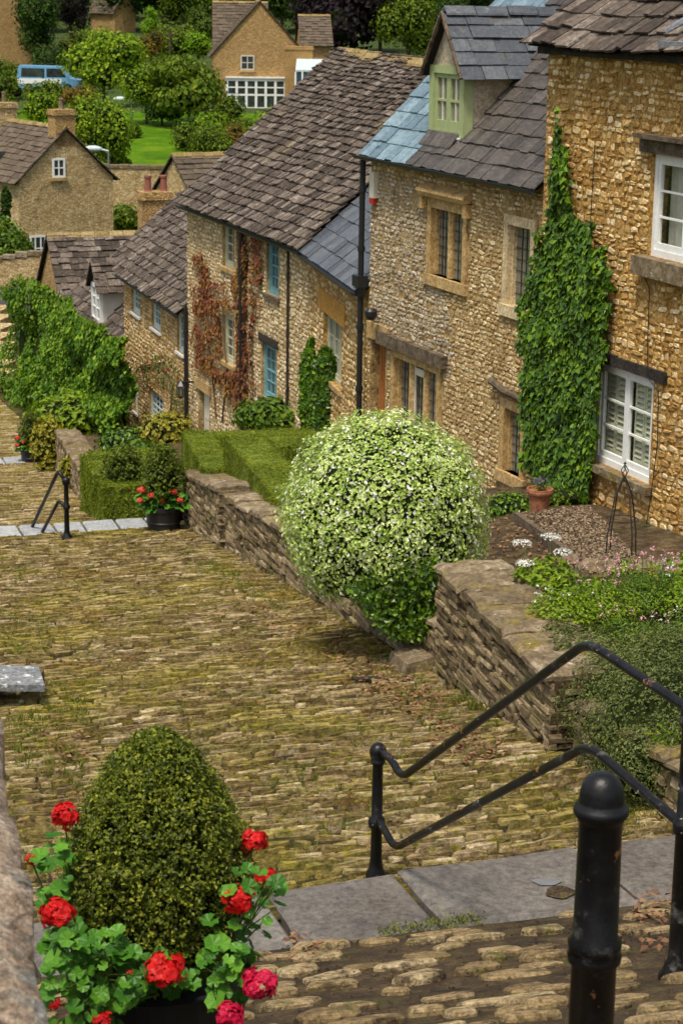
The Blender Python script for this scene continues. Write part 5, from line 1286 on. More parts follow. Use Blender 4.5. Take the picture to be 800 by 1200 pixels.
bedplant('perennial', 'low green cushion at the right edge above the evergreen mound', 800, 752, .32, .18, 'l_green', .035, 1200, ('petal_white', pinks(8, .28, .24), 5, 1), hs=.015)
bedplant('perennial', 'sprawling green plant filling the bed beside the yellowing sedum', 690, 700, .30, .16, 'l_green', .05, 1200, ('petal_pink', pinks(8, .26, .26), 8, 2), hs=.018)
bedplant('perennial', 'mid green clump in the bed in front of the terracotta bowl', 770, 695, .28, .2, 'l_green', .05, 1200, ('petal_pink', pinks(9, .26, .30), 8, 2.4), hs=.018)
bedplant('perennial', 'dark clump under the coping end by the handrail bend', 655, 745, .18, .12, 'l_cotone', .03, 700)
# edging stones of the bed
grp = 'rough stones edging the flower bed'
for i, (x, y) in enumerate(((668, 664), (692, 672), (712, 668), (758, 668), (778, 672), (795, 665))):
    mb = MB(); c = at_z(x, y, -5.3); mb.lump(c, rnd.uniform(.12, .18), .13, rnd.uniform(.09, .14), 0, 9, .45, i + 20, 6); tag(obj('edging_stone', mb, 'wall_cap', None, c), 'rough weathered stone edging the flower bed below the obelisk', 'stone', grp)
# gravel strip along the foot of the nearest cottage
mb = MB()
gp_ = [(603, 602), (640, 596), (690, 592), (735, 640), (760, 665), (690, 672), (668, 658)]
for _ in range(9500):
    x, y = rnd.uniform(600, 790), rnd.uniform(590, 676)
    if not in_poly(x, y, gp_): continue
    p = on_garden(x, y, .09); s = rnd.uniform(.008, .021); u_ = [Vector((rnd.uniform(.6, 1.2) * s * a, rnd.uniform(.6, 1.2) * s * b, rnd.uniform(.4, .9) * s * c)) for a, b, c in ((1, 0, 0), (-1, 0, 0), (0, 1, 0), (0, -1, 0), (0, 0, 1), (0, 0, -1))]
    k = mb.add([p + v for v in u_])
    for f in ((0, 2, 4), (2, 1, 4), (1, 3, 4), (3, 0, 4), (2, 0, 5), (1, 2, 5), (3, 1, 5), (0, 3, 5)): mb.face([k + i for i in f])
struct('gravel', mb, 'gravel', kind='stuff')
mb = MB(); pp = [on_garden(x, y, .07) for x, y in ((604, 606), (640, 632), (678, 662))]
for p, q in zip(pp, pp[1:]):
    d = (q - p).normalized(); s_ = Vector((-d.y, d.x, 0)) * .03; mb.hexa([p - s_ - ZV * .1, q - s_ - ZV * .1, q + s_ - ZV * .1, p + s_ - ZV * .1, p - s_ + ZV * .06, q - s_ + ZV * .06, q + s_ + ZV * .06, p + s_ + ZV * .06])
tag(obj('edging_board', mb, 'old_timber', None, pp[0]), 'grey timber edging board between the gravel strip and the garden soil', 'edging')
# pots
def pot(label, px, py, Y, r, h, mt='terracotta', bowl=False):
    c = at_y(px, py, Y); t = thing('plant_pot', label, 'pot', c); mb = MB()
    mb.lathe(c, [(r * .62, 0), (r * .70, h * .25), (r * .86, h * .80), (r * 1.0, h * .81), (r * 1.04, h * .88), (r * 1.02, h), (r * .9, h), (r * .86, h * .9)], 26); obj('pot_body', mb, mt, t, smooth=False)
    mb = MB(); mb.lathe(c, [(r * .80, h * .86), (.001, h * .92)], 16); obj('compost', mb, 'soil', t); return c + ZV * h
tp = pot('terracotta pot with a small purple plant at the foot of the ivy', 631, 604, 22.0, .145, .31)
def tuft(name, label, c, w, h, mt, fl, n, nf, cat='plant', leaf=.06, fs=.02):
    mb = MB()
    for i in range(n + nf):
        a = rnd.uniform(0, 6.28); r = w * math.sqrt(rnd.random()); f_ = i >= n
        z = h * (rnd.uniform(.6, 1.1) if f_ else rnd.uniform(0, .75)); leafy(mb, c + Vector((math.cos(a) * r, math.sin(a) * r, z)), Vector((math.cos(a) * .5, math.sin(a) * .5, .8)), fs if f_ else leaf, 1 if f_ else 0, .6, .7, .8 if f_ else .4)
    return plant(name, mb, [mt, fl], label, cat, c)
tuft('violet', 'small violet flowered plant in the terracotta pot by the ivy', tp - ZV * .02, .08, .12, 'l_green', 'petal_violet', 60, 90, 'flower')
tp = pot('wide terracotta bowl of purple heather beside the obelisk', 757, 668, 20.2, .155, .13)
tuft('heather', 'purple heather filling the terracotta bowl', tp - ZV * .02, .13, .09, 'l_cotone', 'petal_violet', 160, 260, 'flower', .04)
# wrought iron obelisk
t = at_y(732, 540, 19.6); bz = at_y(720, 690, 19.6).z; c = Vector((t.x, t.y, bz))
H = t.z - bz; r_ = thing('obelisk', 'wrought iron plant obelisk with a twisted finial in front of the white casement', 'plant support', c)
mb = MB()
for k in range(4):
    a = k * PI / 2 + .5; o = Vector((math.cos(a), math.sin(a), 0))
    mb.tube([c + o * .20, c + o * .17 + ZV * H * .45, c + o * .10 + ZV * H * .74, c + o * .02 + ZV * H * .86], .0075, 6)
obj('legs', mb, 'dark_timber', r_)
for zf, rr in ((.25, .185), (.55, .155)):
    mb = MB(); n = 20; mb.tube([c + Vector((math.cos(2 * PI * k / n) * rr, math.sin(2 * PI * k / n) * rr, H * zf)) for k in range(n + 1)], .005, 5); obj('hoop', mb, 'dark_timber', r_)
mb = MB(); mb.tube([c + ZV * H * .84, c + ZV * H * .87], .022, 8); mb.lathe(c + ZV * H * .97, [(.004, 0), (.016, .012), (.004, .03)], 10)
for k in range(4):
    mb.tube([c + Vector((math.cos(k * PI / 2 + s * 2.2) * .034 * math.sin(PI * s), math.sin(k * PI / 2 + s * 2.2) * .034 * math.sin(PI * s), H * (.87 + .10 * s))) for s in [i / 8 for i in range(9)]], .005, 5)
obj('finial', mb, 'dark_timber', r_)

# ------------------------------------------------------------------ tubs with clipped topiary and geraniums
def tub(label, c, r, h):
    t = thing('planter', label, 'planter', c); mb = MB()
    prof = [(r * .80, 0), (r * .86, .02), (r * .90, h * .3), (r * .94, h * .33), (r * .94, h * .38), (r * .92, h * .4), (r * .98, h * .80), (r * 1.03, h * .82), (r * 1.04, h), (r * .95, h), (r * .93, h - .04)]
    mb.lathe(c, prof, 36); obj('tub', mb, 'tub_black', t)
    mb = MB(); mb.lathe(Vector(c), [(r * .92, h - .06), (.001, h - .03)], 24); obj('compost', mb, 'soil', t)
    return t
def topiary(label, c, r, h, n, leaf, mt='l_topiary', stems=True, lean=0.0):
    """egg shaped clipped box: widest a third of the way up"""
    t = thing('topiary', label, 'topiary', c); mb = MB(); c = Vector(c)
    def prof(s): return r * (math.cos((s - .40) / .60 * PI / 2) ** .66 if s > .40 else .62 + .38 * math.sin(PI / 2 * s / .40)) + .002 if s < .999 else .002
    rows = []
    for i in range(14):
        s = i / 13; rows.append((max(.002, prof(s) * .80), h * (.06 + .90 * s)))
    mb.lathe(c, rows, 16, 1)
    k = 0
    while k < n:
        s = rnd.random() ** .85; a = rnd.uniform(0, 6.28)
        q = 1 + .07 * mnoise.noise(Vector((math.cos(a) * 2.2, math.sin(a) * 2.2, s * 5))) + .05 * mnoise.noise(Vector((math.cos(a) * 7, math.sin(a) * 7, s * 14)))
        if s < .22 and rnd.random() < .45: continue
        if mnoise.noise(Vector((math.cos(a) * 4, math.sin(a) * 4, s * 8 + 3))) < -.32 and rnd.random() < .7: k += 1; continue
        rr = prof(s) * q * rnd.uniform(.84, 1.02); o = Vector((math.cos(a), math.sin(a), .35 + s * .7)).normalized(); p_ = c + Vector((math.cos(a) * rr, math.sin(a) * rr, h * s)); ax = (o + unit() * .6 + ZV * .4).normalized()
        for i in range(5):
            leafy(mb, p_ + ax * leaf * .55 * i + unit() * leaf * .25, (o * .4 + ax * .5 + unit() * .7).normalized(), leaf, 0, .5, 1.2, .62)
        k += 5
    obj('foliage', mb, [mt, 'core'], t, recalc=False)
    if stems:
        mb = MB()
        for i in range(90):
            a = rnd.uniform(0, 6.28); p = c + Vector((math.cos(a), math.sin(a), 0)) * r * .25 * rnd.random(); q = c + Vector((math.cos(a + .4), math.sin(a + .4), 0)) * prof(.2) * rnd.uniform(.7, 1.0) + ZV * h * rnd.uniform(.1, .42)
            m_ = p.lerp(q, .55) + unit() * r * .08; mb.tube([p, m_, q], [.006, .004, .002], 4)
        obj('stems', mb, 'twig', t)
    return t
def geranium(label, c, leaves, heads, petal, R=.028, group=None):
    """leaves: list of points; heads: list of (point, radius)"""
    t = thing('geranium', label, 'geranium', c, 0, group); mb = MB(); c = Vector(c)
    for p in leaves:
        o = ((p - c).normalized() * .5 + ZV * .7 + unit() * .45 + Vector((0, -.35, 0))).normalized(); d = (p - c) + unit() * .1; d = (d - o * d.dot(o)).normalized()
        mb.roundleaf(p, d, o, R * rnd.uniform(.6, 1.25), 0); 
        if rnd.random() < .5: mb.tube([c + (p - c) * .3 + unit() * .02, p + d * R * .3 - o * .01], .0022, 4, 1)
    obj('leaves', mb, ['l_geranium', 'stem'], t, recalc=False)
    for (p, r) in heads:
        hb = MB(); hb.tube([c + (p - c) * .35 - ZV * .03, c.lerp(p, .75) - ZV * .02, p], .0032, 5, 1)
        nf = max(18, int(58 * (r / .055) ** 2 ))
        for i in range(nf):
            u_ = unit(); u_ = (u_ + Vector((0, -.25, .45))).normalized(); q = p + Vector((u_.x * 1.05, u_.y, u_.z * .8)) * r * rnd.uniform(.45, 1.0); u_ = (u_ + unit() * .35).normalized(); x_ = u_.orthogonal().normalized(); y_ = u_.cross(x_); sp = rnd.uniform(0, 6)
            for k in range(5):
                a = sp + k * 2 * PI / 5; d = x_ * math.cos(a) + y_ * math.sin(a); s_ = r * .36
                w = x_ * -math.sin(a) + y_ * math.cos(a)
                kk = hb.add([q, q + d * s_ * .6 + w * s_ * .42 + u_ * s_ * .18, q + d * s_ + w * s_ * .2 + u_ * s_ * rnd.uniform(0, .2), q + d * s_ - w * s_ * .2 + u_ * s_ * rnd.uniform(0, .2), q + d * s_ * .6 - w * s_ * .42 + u_ * s_ * .18]); hb.face(range(kk, kk + 5), 0)
        obj('flower_head', hb, [petal, 'stem'], t, recalc=False)
    return t
# foreground planter
TC = at_y(186, 1128, 6.0); zr = TC.z; zg = street_z(TC.x, TC.y); TR = .285
tub('big black tub with a conical box and red geraniums in the near left corner', (TC.x, TC.y, zg), TR, zr - zg)
topiary('large olive green conical box topiary in the near black tub', (TC.x, TC.y, zr - .04), .275, .80, 36000, .0155)
def lv(pxpoly, Y0, Y1, n):
    out = []; xs = [p[0] for p in pxpoly]; ys = [p[1] for p in pxpoly]
    while len(out) < n:
        x, y = rnd.uniform(min(xs), max(xs)), rnd.uniform(min(ys), max(ys))
        if in_poly(x, y, pxpoly): out.append(at_y(x, y, rnd.uniform(Y0, Y1)))
    return out
hd = lambda x, y, r, Y: (at_y(x, y, Y), r / 366 * 1.0)
geranium('red geranium reaching up the left side of the near topiary', at_y(95, 1125, 5.95), lv([(52, 985), (82, 975), (98, 1010), (96, 1080), (110, 1130), (60, 1135), (48, 1060)], 5.8, 6.1, 70), [hd(76, 957, 18, 5.9), hd(37, 1008, 8, 5.9), hd(80, 1008, 7, 5.85)], 'petal_red')
geranium('crimson geranium low on the left of the near tub', at_y(120, 1150, 5.75), lv([(52, 1095), (140, 1090), (165, 1150), (140, 1215), (60, 1215)], 5.55, 5.85, 150), [hd(68, 1070, 20, 5.72), hd(122, 1197, 12, 5.5), hd(66, 1178, 8, 5.55)], 'petal_red')
geranium('scarlet geranium at the front rim of the near tub', at_y(190, 1160, 5.72), lv([(140, 1112), (165, 1118), (190, 1115), (230, 1130), (225, 1165), (190, 1160), (160, 1180), (140, 1160)], 5.6, 5.75, 52), [hd(194, 1137, 22, 5.58), hd(154, 1141, 5, 5.6)], 'petal_red')
geranium('red geranium climbing the right side of the near topiary', at_y(272, 1110, 5.9), lv([(250, 1070), (275, 1020), (300, 1010), (328, 1050), (322, 1090), (296, 1095), (288, 1130), (245, 1115)], 5.75, 6.1, 72), [hd(297, 986, 17, 6.0), hd(312, 1027, 13, 5.95), hd(280, 1054, 19, 5.78)], 'petal_red')
geranium('dark crimson geranium hanging over the right rim of the near tub', at_y(268, 1140, 5.72), lv([(238, 1110), (285, 1105), (290, 1160), (275, 1190), (245, 1165)], 5.6, 5.75, 40), [hd(303, 1154, 20, 5.62), hd(268, 1190, 17, 5.55), hd(290, 1143, 9, 5.62)], 'petal_pinkred')
# planters further down
def far_planter(px, py, w, hpx, toph, n, lab):
    c = on_street(px, py); q = (c - Vector((0, 0, 0))); s = F_PX / q.dot(FW); r = w / 2 / s; h = hpx / s / .97
    tub(lab + ' black tub of coral geraniums', c, r, h)
    topiary('conical topiary in the ' + lab + ' black tub', c + ZV * (h - .03), r * 1.02, toph, n, .05, 'l_topiary_far', False)
    c2 = c + ZV * (h - .02) + Vector((0, -r * .55, 0)); mb = None
    lvz = [c2 + Vector((rnd.uniform(-1.1, 1.1) * r, rnd.uniform(-.4, .3) * r, rnd.uniform(0, .25))) for _ in range(70)]
    geranium('coral geraniums round the rim of the ' + lab + ' tub', c2, lvz, [(c2 + Vector((x * r, -.2 * r, z)), .06) for x, z in ((-1.15, .12), (-.6, .2), (.0, .12), (.6, .26), (1.0, .14), (-1.1, .28))], 'petal_coral', .075)
far_planter(192, 621, 43, 30, .85, 2600, 'gateway')
far_planter(38, 541, 27, 16, .80, 1500, 'lower street')
tp = pot('small terracotta pot holding a conical shrub beside the square hedge', 147, 600, 31.6, .14, .22)
topiary('small conical shrub in a terracotta pot beside the square hedge', tp - ZV * .03, .36, .80, 1500, .06, 'l_topiary_far', False)
tuft('trailing_plant', 'light green trailing plant in the small pot at the gateway', at_y(146, 586, 31.3), .25, .22, 'l_green', 'petal_white', 160, 4, 'plant', .09)
# ------------------------------------------------------------------ grass and litter on the street
mb = MB()
def blades(p, n, h, w=.012, sp=.05):
    for _ in range(n):
        b = p + Vector((rnd.uniform(-sp, sp), rnd.uniform(-sp, sp), 0)); d = (ZV + unit() * .6).normalized(); s_ = d.cross(unit()).normalized() * w * .5; t = b + d * h * rnd.uniform(.5, 1.2)
        k = mb.add((b - s_, b + s_, t)); mb.face((k, k + 1, k + 2), 0)
zones = [([(10, 840), (60, 830), (90, 880), (110, 930), (70, 920), (20, 900)], 170), ([(0, 700), (60, 720), (60, 770), (0, 770)], 90), ([(60, 800), (110, 790), (120, 860), (70, 840)], 60),
    ([(470, 830), (545, 820), (640, 880), (690, 900), (640, 915), (520, 870)], 70), ([(430, 755), (500, 800), (540, 830), (470, 830)], 60), ([(215, 640), (260, 660), (340, 720), (290, 700), (225, 660)], 110),
    ([(680, 945), (790, 930), (800, 965), (720, 985)], 90), ([(0, 560), (0, 700), (40, 690), (30, 620)], 60), ([(170, 760), (420, 850), (560, 930), (350, 1000), (300, 880)], 60), ([(455, 1085), (560, 1072), (560, 1084), (450, 1096)], 40)]
for poly, n in zones:
    xs = [p[0] for p in poly]; ys = [p[1] for p in poly]; k = 0
    while k < n:
        x, y = rnd.uniform(min(xs), max(xs)), rnd.uniform(min(ys), max(ys))
        if in_poly(x, y, poly): blades(on_street(x, y), 14, rnd.uniform(.02, .075) * (1 if y < 1000 else .4)); k += 1
for (x, y) in ((545, 825), (560, 832), (690, 955), (715, 950), (655, 870), (515, 762)):
    blades(on_street(x, y), 60, .12, .014, .09)
struct('grass', mb, 'l_grass', kind='stuff', recalc=False)
mb = MB()
for poly, n in (([(400, 745), (450, 770), (520, 815), (510, 850), (430, 810), (370, 760)], 420), ([(520, 840), (600, 880), (560, 900), (500, 870)], 140), ([(60, 830), (120, 870), (90, 910), (40, 880)], 60), ([(740, 1050), (800, 1040), (800, 1110), (750, 1110)], 90), ([(300, 700), (360, 740), (340, 760), (290, 720)], 60), ([(330, 1095), (360, 1088), (380, 1120), (350, 1130)], 30)):
    xs = [p[0] for p in poly]; ys = [p[1] for p in poly]; k = 0
    while k < n:
        x, y = rnd.uniform(min(xs), max(xs)), rnd.uniform(min(ys), max(ys))
        if in_poly(x, y, poly):
            p = on_street(x, y, .03); leafy(mb, p, ZV, .045, 0, 0, .6, .7); k += 1
for poly, n in (([(572, 610), (603, 604), (672, 660), (610, 672), (578, 664)], 160), ([(690, 690), (790, 690), (790, 760), (640, 740)], 60)):
    xs = [p[0] for p in poly]; ys = [p[1] for p in poly]; k = 0
    while k < n:
        x, y = rnd.uniform(min(xs), max(xs)), rnd.uniform(min(ys), max(ys))
        if in_poly(x, y, poly): leafy(mb, on_garden(x, y, .03), ZV, .05, 0, 0, .6, .7); k += 1
struct('fallen_leaves', mb, 'l_litter', kind='stuff', recalc=False)
# ------------------------------------------------------------------ the valley and the far hillside
def house(name, label, c, ang, W, D, h, rise, wallm, roofm, wins=(), stacks=(), hip=False, extra=None):
    """ridge runs along D (away from the gable that faces the camera); c = foot of the gable's centre"""
    F = Fac((c.x, c.y), ang); t = thing(name, label, 'house', c, rad(ang)); z = c.z
    mb = MB(); mb.prism([F.W(0, b, z + zz) for b, zz in ((-W / 2, -1.5), (W / 2, -1.5), (W / 2, h), (0, h + rise), (-W / 2, h))], F.u * D); obj('wall', mb, wallm, t)
    mb = MB(); ov = .22
    for sg in (-1, 1): roof_plane(mb, F, -.12, D + .15, sg * (W / 2 + ov), z + h - ov * rise / (W / 2) + .06, 0, z + h + rise + .06, .34, .26, (.3, .6), .03, None, jit=.02)
    ridge(mb, F, -.12, D + .15, 0, z + h + rise + .14, .5, .14, 2)
    rf = obj('roof', mb, [roofm, 'underlay', 'ridge_stone'], t)
    return t, F
def gable_window(F, root, b, z, w, h, paint='white_paint', rows=2, cols=2, side=None):
    """a window on the gable that faces the camera (plane a = 0)"""
    mb = MB(); a0, a1 = -.06, -.005; fr = .09
    for (p, q, r, t) in ((b - w / 2, b - w / 2 + fr, z, z + h), (b + w / 2 - fr, b + w / 2, z, z + h), (b - w / 2 + fr, b + w / 2 - fr, z + h - fr, z + h), (b - w / 2 + fr, b + w / 2 - fr, z, z + fr)): F.box(mb, a0, a1, p, q, r, t)
    for k in range(1, cols): c = b - w / 2 + w * k / cols; F.box(mb, a0 + .005, a1, c - .03, c + .03, z + fr, z + h - fr)
    for k in range(1, rows): c = z + h * k / rows; F.box(mb, a0 + .008, a1, b - w / 2 + fr, b + w / 2 - fr, c - .025, c + .025)
    o = obj('window', mb, paint, root); g = MB(); F.box(g, -.03, -.008, b - w / 2 + .05, b + w / 2 - .05, z + .04, z + h - .04); obj('pane', g, 'glass', o)
    g = MB(); F.box(g, -.12, -.005, b - w / 2 - .1, b + w / 2 + .1, z - .14, z - .003); obj('sill', g, 'dressed', o); return o
# the gabled house at the foot of the hill
c = at_y(80, 312, 92); t, F = house('stone_house', 'old stone house with a steep gable and two chimneys at the foot of the street', c, 33, 4.6, 7.5, 3.9, 2.15, 'far_stone', 'far_slate')
def fg(x, y):  # pixel -> (b, z) on that gable
    r = ray(x, y); P = F.O; k = P.dot(F.u) / r.dot(F.u); q = r * k; return (q - P).dot(F.n), q.z
b, z = fg(69, 208); gable_window(F, t, b, z, .62, .85, cols=2)
b, z = fg(45, 306); gable_window(F, t, b, z, .8, 1.15, cols=3, rows=2)
for (x, y, yt, dep) in ((67, 160, 128, .4), (15, 165, 120, 6.6)):
    q = F.W(dep, 0, 0); zt = at_y(x, yt, q.y).z; zb = c.z + 5.3; chimney(t, (q.x, q.y, zb), .95, .8, zb, zt, rad(33), 1, 'far_stone_b' if dep < 1 else 'far_stone', 'wall_cap')
sk = MB(); e0 = F.W(3.6, -1.9, 0); mbz = c.z + 3.9 + 2.15 * (1 - 1.75 / 2.3) + .16
F.box(sk, 3.2, 4.0, -2.0, -1.5, mbz - .05, mbz + .35); obj('rooflight', sk, 'glass', t)
# low link roof right of it, with a stone store
c = at_y(205, 300, 84); t, F = house('stone_barn', 'low stone building below the lawn wall, mostly behind the cottage roofs', c, -60, 4.2, 9, 2.3, 1.7, 'far_stone', 'far_slate')
# boundary wall under the lawn
def plainwall(label, pts, hts, th=.5, m_='far_stone'):
    mb = MB(); cb = MB()
    for (p, q), (h0, h1) in zip(zip(pts, pts[1:]), zip(hts, hts[1:])):
        L_ = (q - p).xy.length; F = Fac((p.x, p.y), math.degrees(math.atan2(-(q - p).x, (q - p).y)))
        mb.hexa([F.W(0, 0, p.z - 1), F.W(L_, 0, q.z - 1), F.W(L_, th, q.z - 1), F.W(0, th, p.z - 1), F.W(0, 0, p.z + h0), F.W(L_, 0, q.z + h1), F.W(L_, th, q.z + h1), F.W(0, th, p.z + h0)])
        n = int(L_ / .5)
        for k in range(n):
            f0, f1 = k / n, (k + .96) / n; zz = p.z + h0 + (q.z + h1 - p.z - h0) * f0; F.box(cb, L_ * f0, L_ * f1, -.05, th + .05, zz, zz + .16 + rnd.uniform(-.03, .04))
    r = thing('boundary_wall', label, 'wall', pts[0]); obj('stonework', mb, m_, r); obj('coping', cb, 'wall_cap', r); return r
zw = at_y(170, 197, 106).z
plainwall('long mossy stone wall holding up the lawn across the valley', [at_y(300, 232, 106), at_y(128, 232, 106), at_y(10, 236, 106)], [zw - at_y(300, 232, 106).z - .1, zw - at_y(128, 232, 106).z, zw - at_y(10, 236, 106).z], .6)
plainwall('low stone wall along the lane at the foot of the steps', [at_y(62, 318, 84), at_y(-40, 330, 84)], [.7, .7], .4)
# lane at the bottom
mb = MB(); pa = [(-40, 342), (60, 340), (64, 327), (-40, 329)]
c0 = at_y(-40, 345, 79); mb.box((-30, 77.5, -12.06), (34, 0, 0), (0, 6.5, 0), (0, 0, .06)); struct('road', mb, 'asphalt')
# steps at far left
mb = MB()
for i in range(9):
    q = at_y(-12, 452 - i * 11, 58 + i * 1.3); mb.box((q.x - 2.0, q.y, q.z - .5), (2.35, 0, 0), (.3, 1.35, 0), (0, 0, .5))
struct('path', mb, 'far_stone')
# lawn
mb = MB(); pts = [(-24, 110), (-6, 110), (2, 112), (3, 128), (-4, 141), (-24, 141)]
n = 14; k = mb.add([(-26 + 34 * i / n, 110 + 32 * j / n, terrain_z(-26 + 34 * i / n, 110 + 32 * j / n) + .12) for j in range(n + 1) for i in range(n + 1)])
for j in range(n):
    for i in range(n): mb.face((k + j * (n + 1) + i, k + j * (n + 1) + i + 1, k + (j + 1) * (n + 1) + i + 1, k + (j + 1) * (n + 1) + i))
struct('lawn', mb, 'lawn', smooth=True)
# house with conservatory across the valley
c = at_y(304, 131, 152); t, F = house('gabled_house', 'big ochre gabled house with a white conservatory across the valley', c, 4, 6.9, 9, 4.0, 3.75, 'far_stone_b', 'far_slate')
gw_, gz = 0, 0
def fg(x, y): r = ray(x, y); P = F.O; k = P.dot(F.u) / r.dot(F.u); q = r * k; return (q - P).dot(F.n), q.z
b, z = fg(290, 82); gable_window(F, t, b, z, 1.0, 1.05, 'pale_render', 2, 2)
mb = MB(); (b0, z0), (b1, z1) = fg(266, 129), fg(345, 92)
F.box(mb, -.5, -.38, b0, b1, z1 - .2, z1); F.box(mb, -.5, -.38, b0, b1, z0 + (z1 - z0) * .46, z0 + (z1 - z0) * .52); F.box(mb, -.5, -.38, b0, b1, z0 + (z1 - z0) * .70, z0 + (z1 - z0) * .74); F.box(mb, -.48, -.40, b0, b1, z0, z0 + .25)
for k in range(8): x = b0 + (b1 - b0) * k / 7; F.box(mb, -.495, -.37, x - .09, x + .09, z0, z1)
F.box(mb, -.6, .0, b0 - .1, b1 + .1, z1 + .003, z1 + .09); cv = obj('conservatory', mb, 'white_paint', t); g = MB(); F.box(g, -.46, -.41, b0, b1, z0, z1 - .1); obj('conservatory_pane', g, 'glass', cv)
p1 = at_y(352, 98, 153.5); t2, F2 = house('gabled_house', 'dark roofed wing to the right of the big ochre gable', at_y(350, 112, 160), -84, 5.0, 2.2, 3.9, 2.0, 'far_stone_b', 'far_slate')
q = at_y(350, 100, 150.5); mb = MB(); chimney(t2, (q.x, q.y, q.z), 2.0, 1.0, q.z - 1, at_y(350, 54, 150.5).z, 0, 0, 'brick')
t3, F3_ = house('gabled_house', 'dark roofed wing to the left of the big ochre gable', at_y(251, 130, 163), -86, 5.5, 4.0, 4.0, 4.2, 'far_stone_b', 'far_slate')
# glazed lean-to
gq = thing('greenhouse', 'glass lean-to with a pale roof beside the dark wing', 'greenhouse', at_y(362, 108, 147)); q = at_y(346, 110, 147); q2 = at_y(386, 110, 147); wq = (q2 - q).x; zz = at_y(360, 84, 147).z; zt = at_y(360, 71, 150).z
mb = MB(); mb.hexa([(q.x, 147, zz), (q2.x, 147, zz), (q2.x, 150, zt), (q.x, 150, zt), (q.x, 147, zz + .12), (q2.x, 147, zz + .12), (q2.x, 150, zt + .12), (q.x, 150, zt + .12)]); obj('roof', mb, 'pale_blue_paint', gq)
mb = MB()
for k in range(6): x = q.x + wq * k / 5; mb.box((x - .06, 147.0, q.z - .6), (.12, 0, 0), (0, .12, 0), (0, 0, zz - q.z + .59))
obj('frame', mb, 'white_paint', gq); mb = MB(); mb.box((q.x, 147.05, q.z - .6), (wq, 0, 0), (0, 2.9, 0), (0, 0, zz - q.z + .55)); obj('pane', mb, 'glass_blue', gq)
# houses at the top
c = at_y(3, 76, 185); t, F = house('gabled_house', 'tall pinkish gabled house cut off by the left edge', c, 20, 5.5, 8, 5.6, 3.2, 'far_stone_b', 'far_slate')
gable_window(F, t, -.8, c.z + .6, 1.0, 1.6); q = F.W(.4, 2.0, 0); chimney(t, (q.x, q.y, c.z + 4), 1.3, 1.0, c.z + 4, c.z + 10, rad(20), 1, 'brick')
c = at_y(147, 46, 225); t, F = house('gabled_house', 'ochre house end with a dark roof among the trees high on the far slope', c, 38, 2.6, 5, 2.9, 1.9, 'far_stone_b', 'far_slate')
for i, (x, y, Y, lab, a) in enumerate(((232, 18, 262, 'grey roofed house high on the hill, left of its twin', -70), (268, 14, 262, 'pale grey roofed house high on the hill behind the big gable', -80), (340, 20, 250, 'hill house with a dull roof between the big gable and the copper tree', -75))):
    house('gabled_house', lab, at_y(x, y, Y), a, 6, 8, 2.6, 2.4, 'far_stone', 'lead')
# parked van by the hedge
def parked_van(label, px, py, Y):
    c = at_y(px, py, Y); t = thing('parked_van', label, 'van', c)
    prof = [(-2.2, .35), (2.2, .35), (2.25, .9), (1.55, 1.05), (.95, 1.85), (-2.1, 1.9), (-2.25, 1.2)]
    mb = MB(); mb.prism([c + Vector((x, -.9, z)) for x, z in prof], (0, 1.8, 0)); obj('body', mb, 'van_blue', t)
    mb = MB(); mb.prism([c + Vector((x, -.905, z)) for x, z in ((1.35, 1.1), (.9, 1.72), (-.1, 1.72), (-.1, 1.1))], (0, .02, 0)); mb.prism([c + Vector((x, -.905, z)) for x, z in ((-.25, 1.1), (-.25, 1.72), (-1.9, 1.74), (-1.95, 1.1))], (0, .02, 0)); obj('window', mb, 'glass', t)
    mb = MB(); mb.box(c + Vector((-2.24, -.91, .62)), (3.2, 0, 0), (0, .02, 0), (0, 0, .38)); obj('side_panel', mb, 'white_paint', t)
    for x in (-1.4, 1.4):
        mb = MB(); mb.tube([c + Vector((x, -.95, .33)), c + Vector((x, -.72, .33))], .33, 16); w = obj('wheel', mb, 'tyre', t); mb = MB(); mb.tube([c + Vector((x, -.965, .33)), c + Vector((x, -.951, .33))], .19, 12); obj('rim', mb, 'lead', w)
    return t
parked_van('pale blue and white van parked among the bushes across the valley', 59, 108, 152)
# poles and lamps
def pole(name, label, px, y0, y1, Y, arm=None, lamp=False, r=.09):
    p0, p1 = at_y(px, y0, Y), at_y(px + (y0 - y1) * .012, y1, Y); mb = MB(); mb.tube([p0 - ZV * .5, Vector((p0.x, p0.y, p1.z))], [r, r * .7], 8); t = thing(name, label, 'pole', p0); obj('shaft', mb, 'bark' if not lamp else 'lead', t)
    if arm:
        mb = MB(); z = p1.z - .3; mb.box((p0.x - arm, Y - .05, z), (2 * arm, 0, 0), (0, .1, 0), (0, 0, .1)); obj('crossarm', mb, 'bark', t)
    if lamp:
        mb = MB(); mb.tube([(p0.x, Y, p1.z), (p0.x - .5, Y, p1.z + .1)], .05, 6); mb.lump((p0.x - .75, Y, p1.z + .1), .45, .2, .16, 0, 10, 0); obj('lamp_head', mb, 'pale_blue_paint', t)
pole('telegraph_pole', 'tall grey pole standing in front of the trees beside the lawn', 200, 142, 36, 137, .4)
pole('street_lamp', 'street lamp with a pale head beside the round dark tree', 128, 225, 177, 101, None, True, .06)
pole('street_lamp', 'street lamp with a long pale arm at the edge of the lawn', 155, 152, 118, 134, None, True, .06)

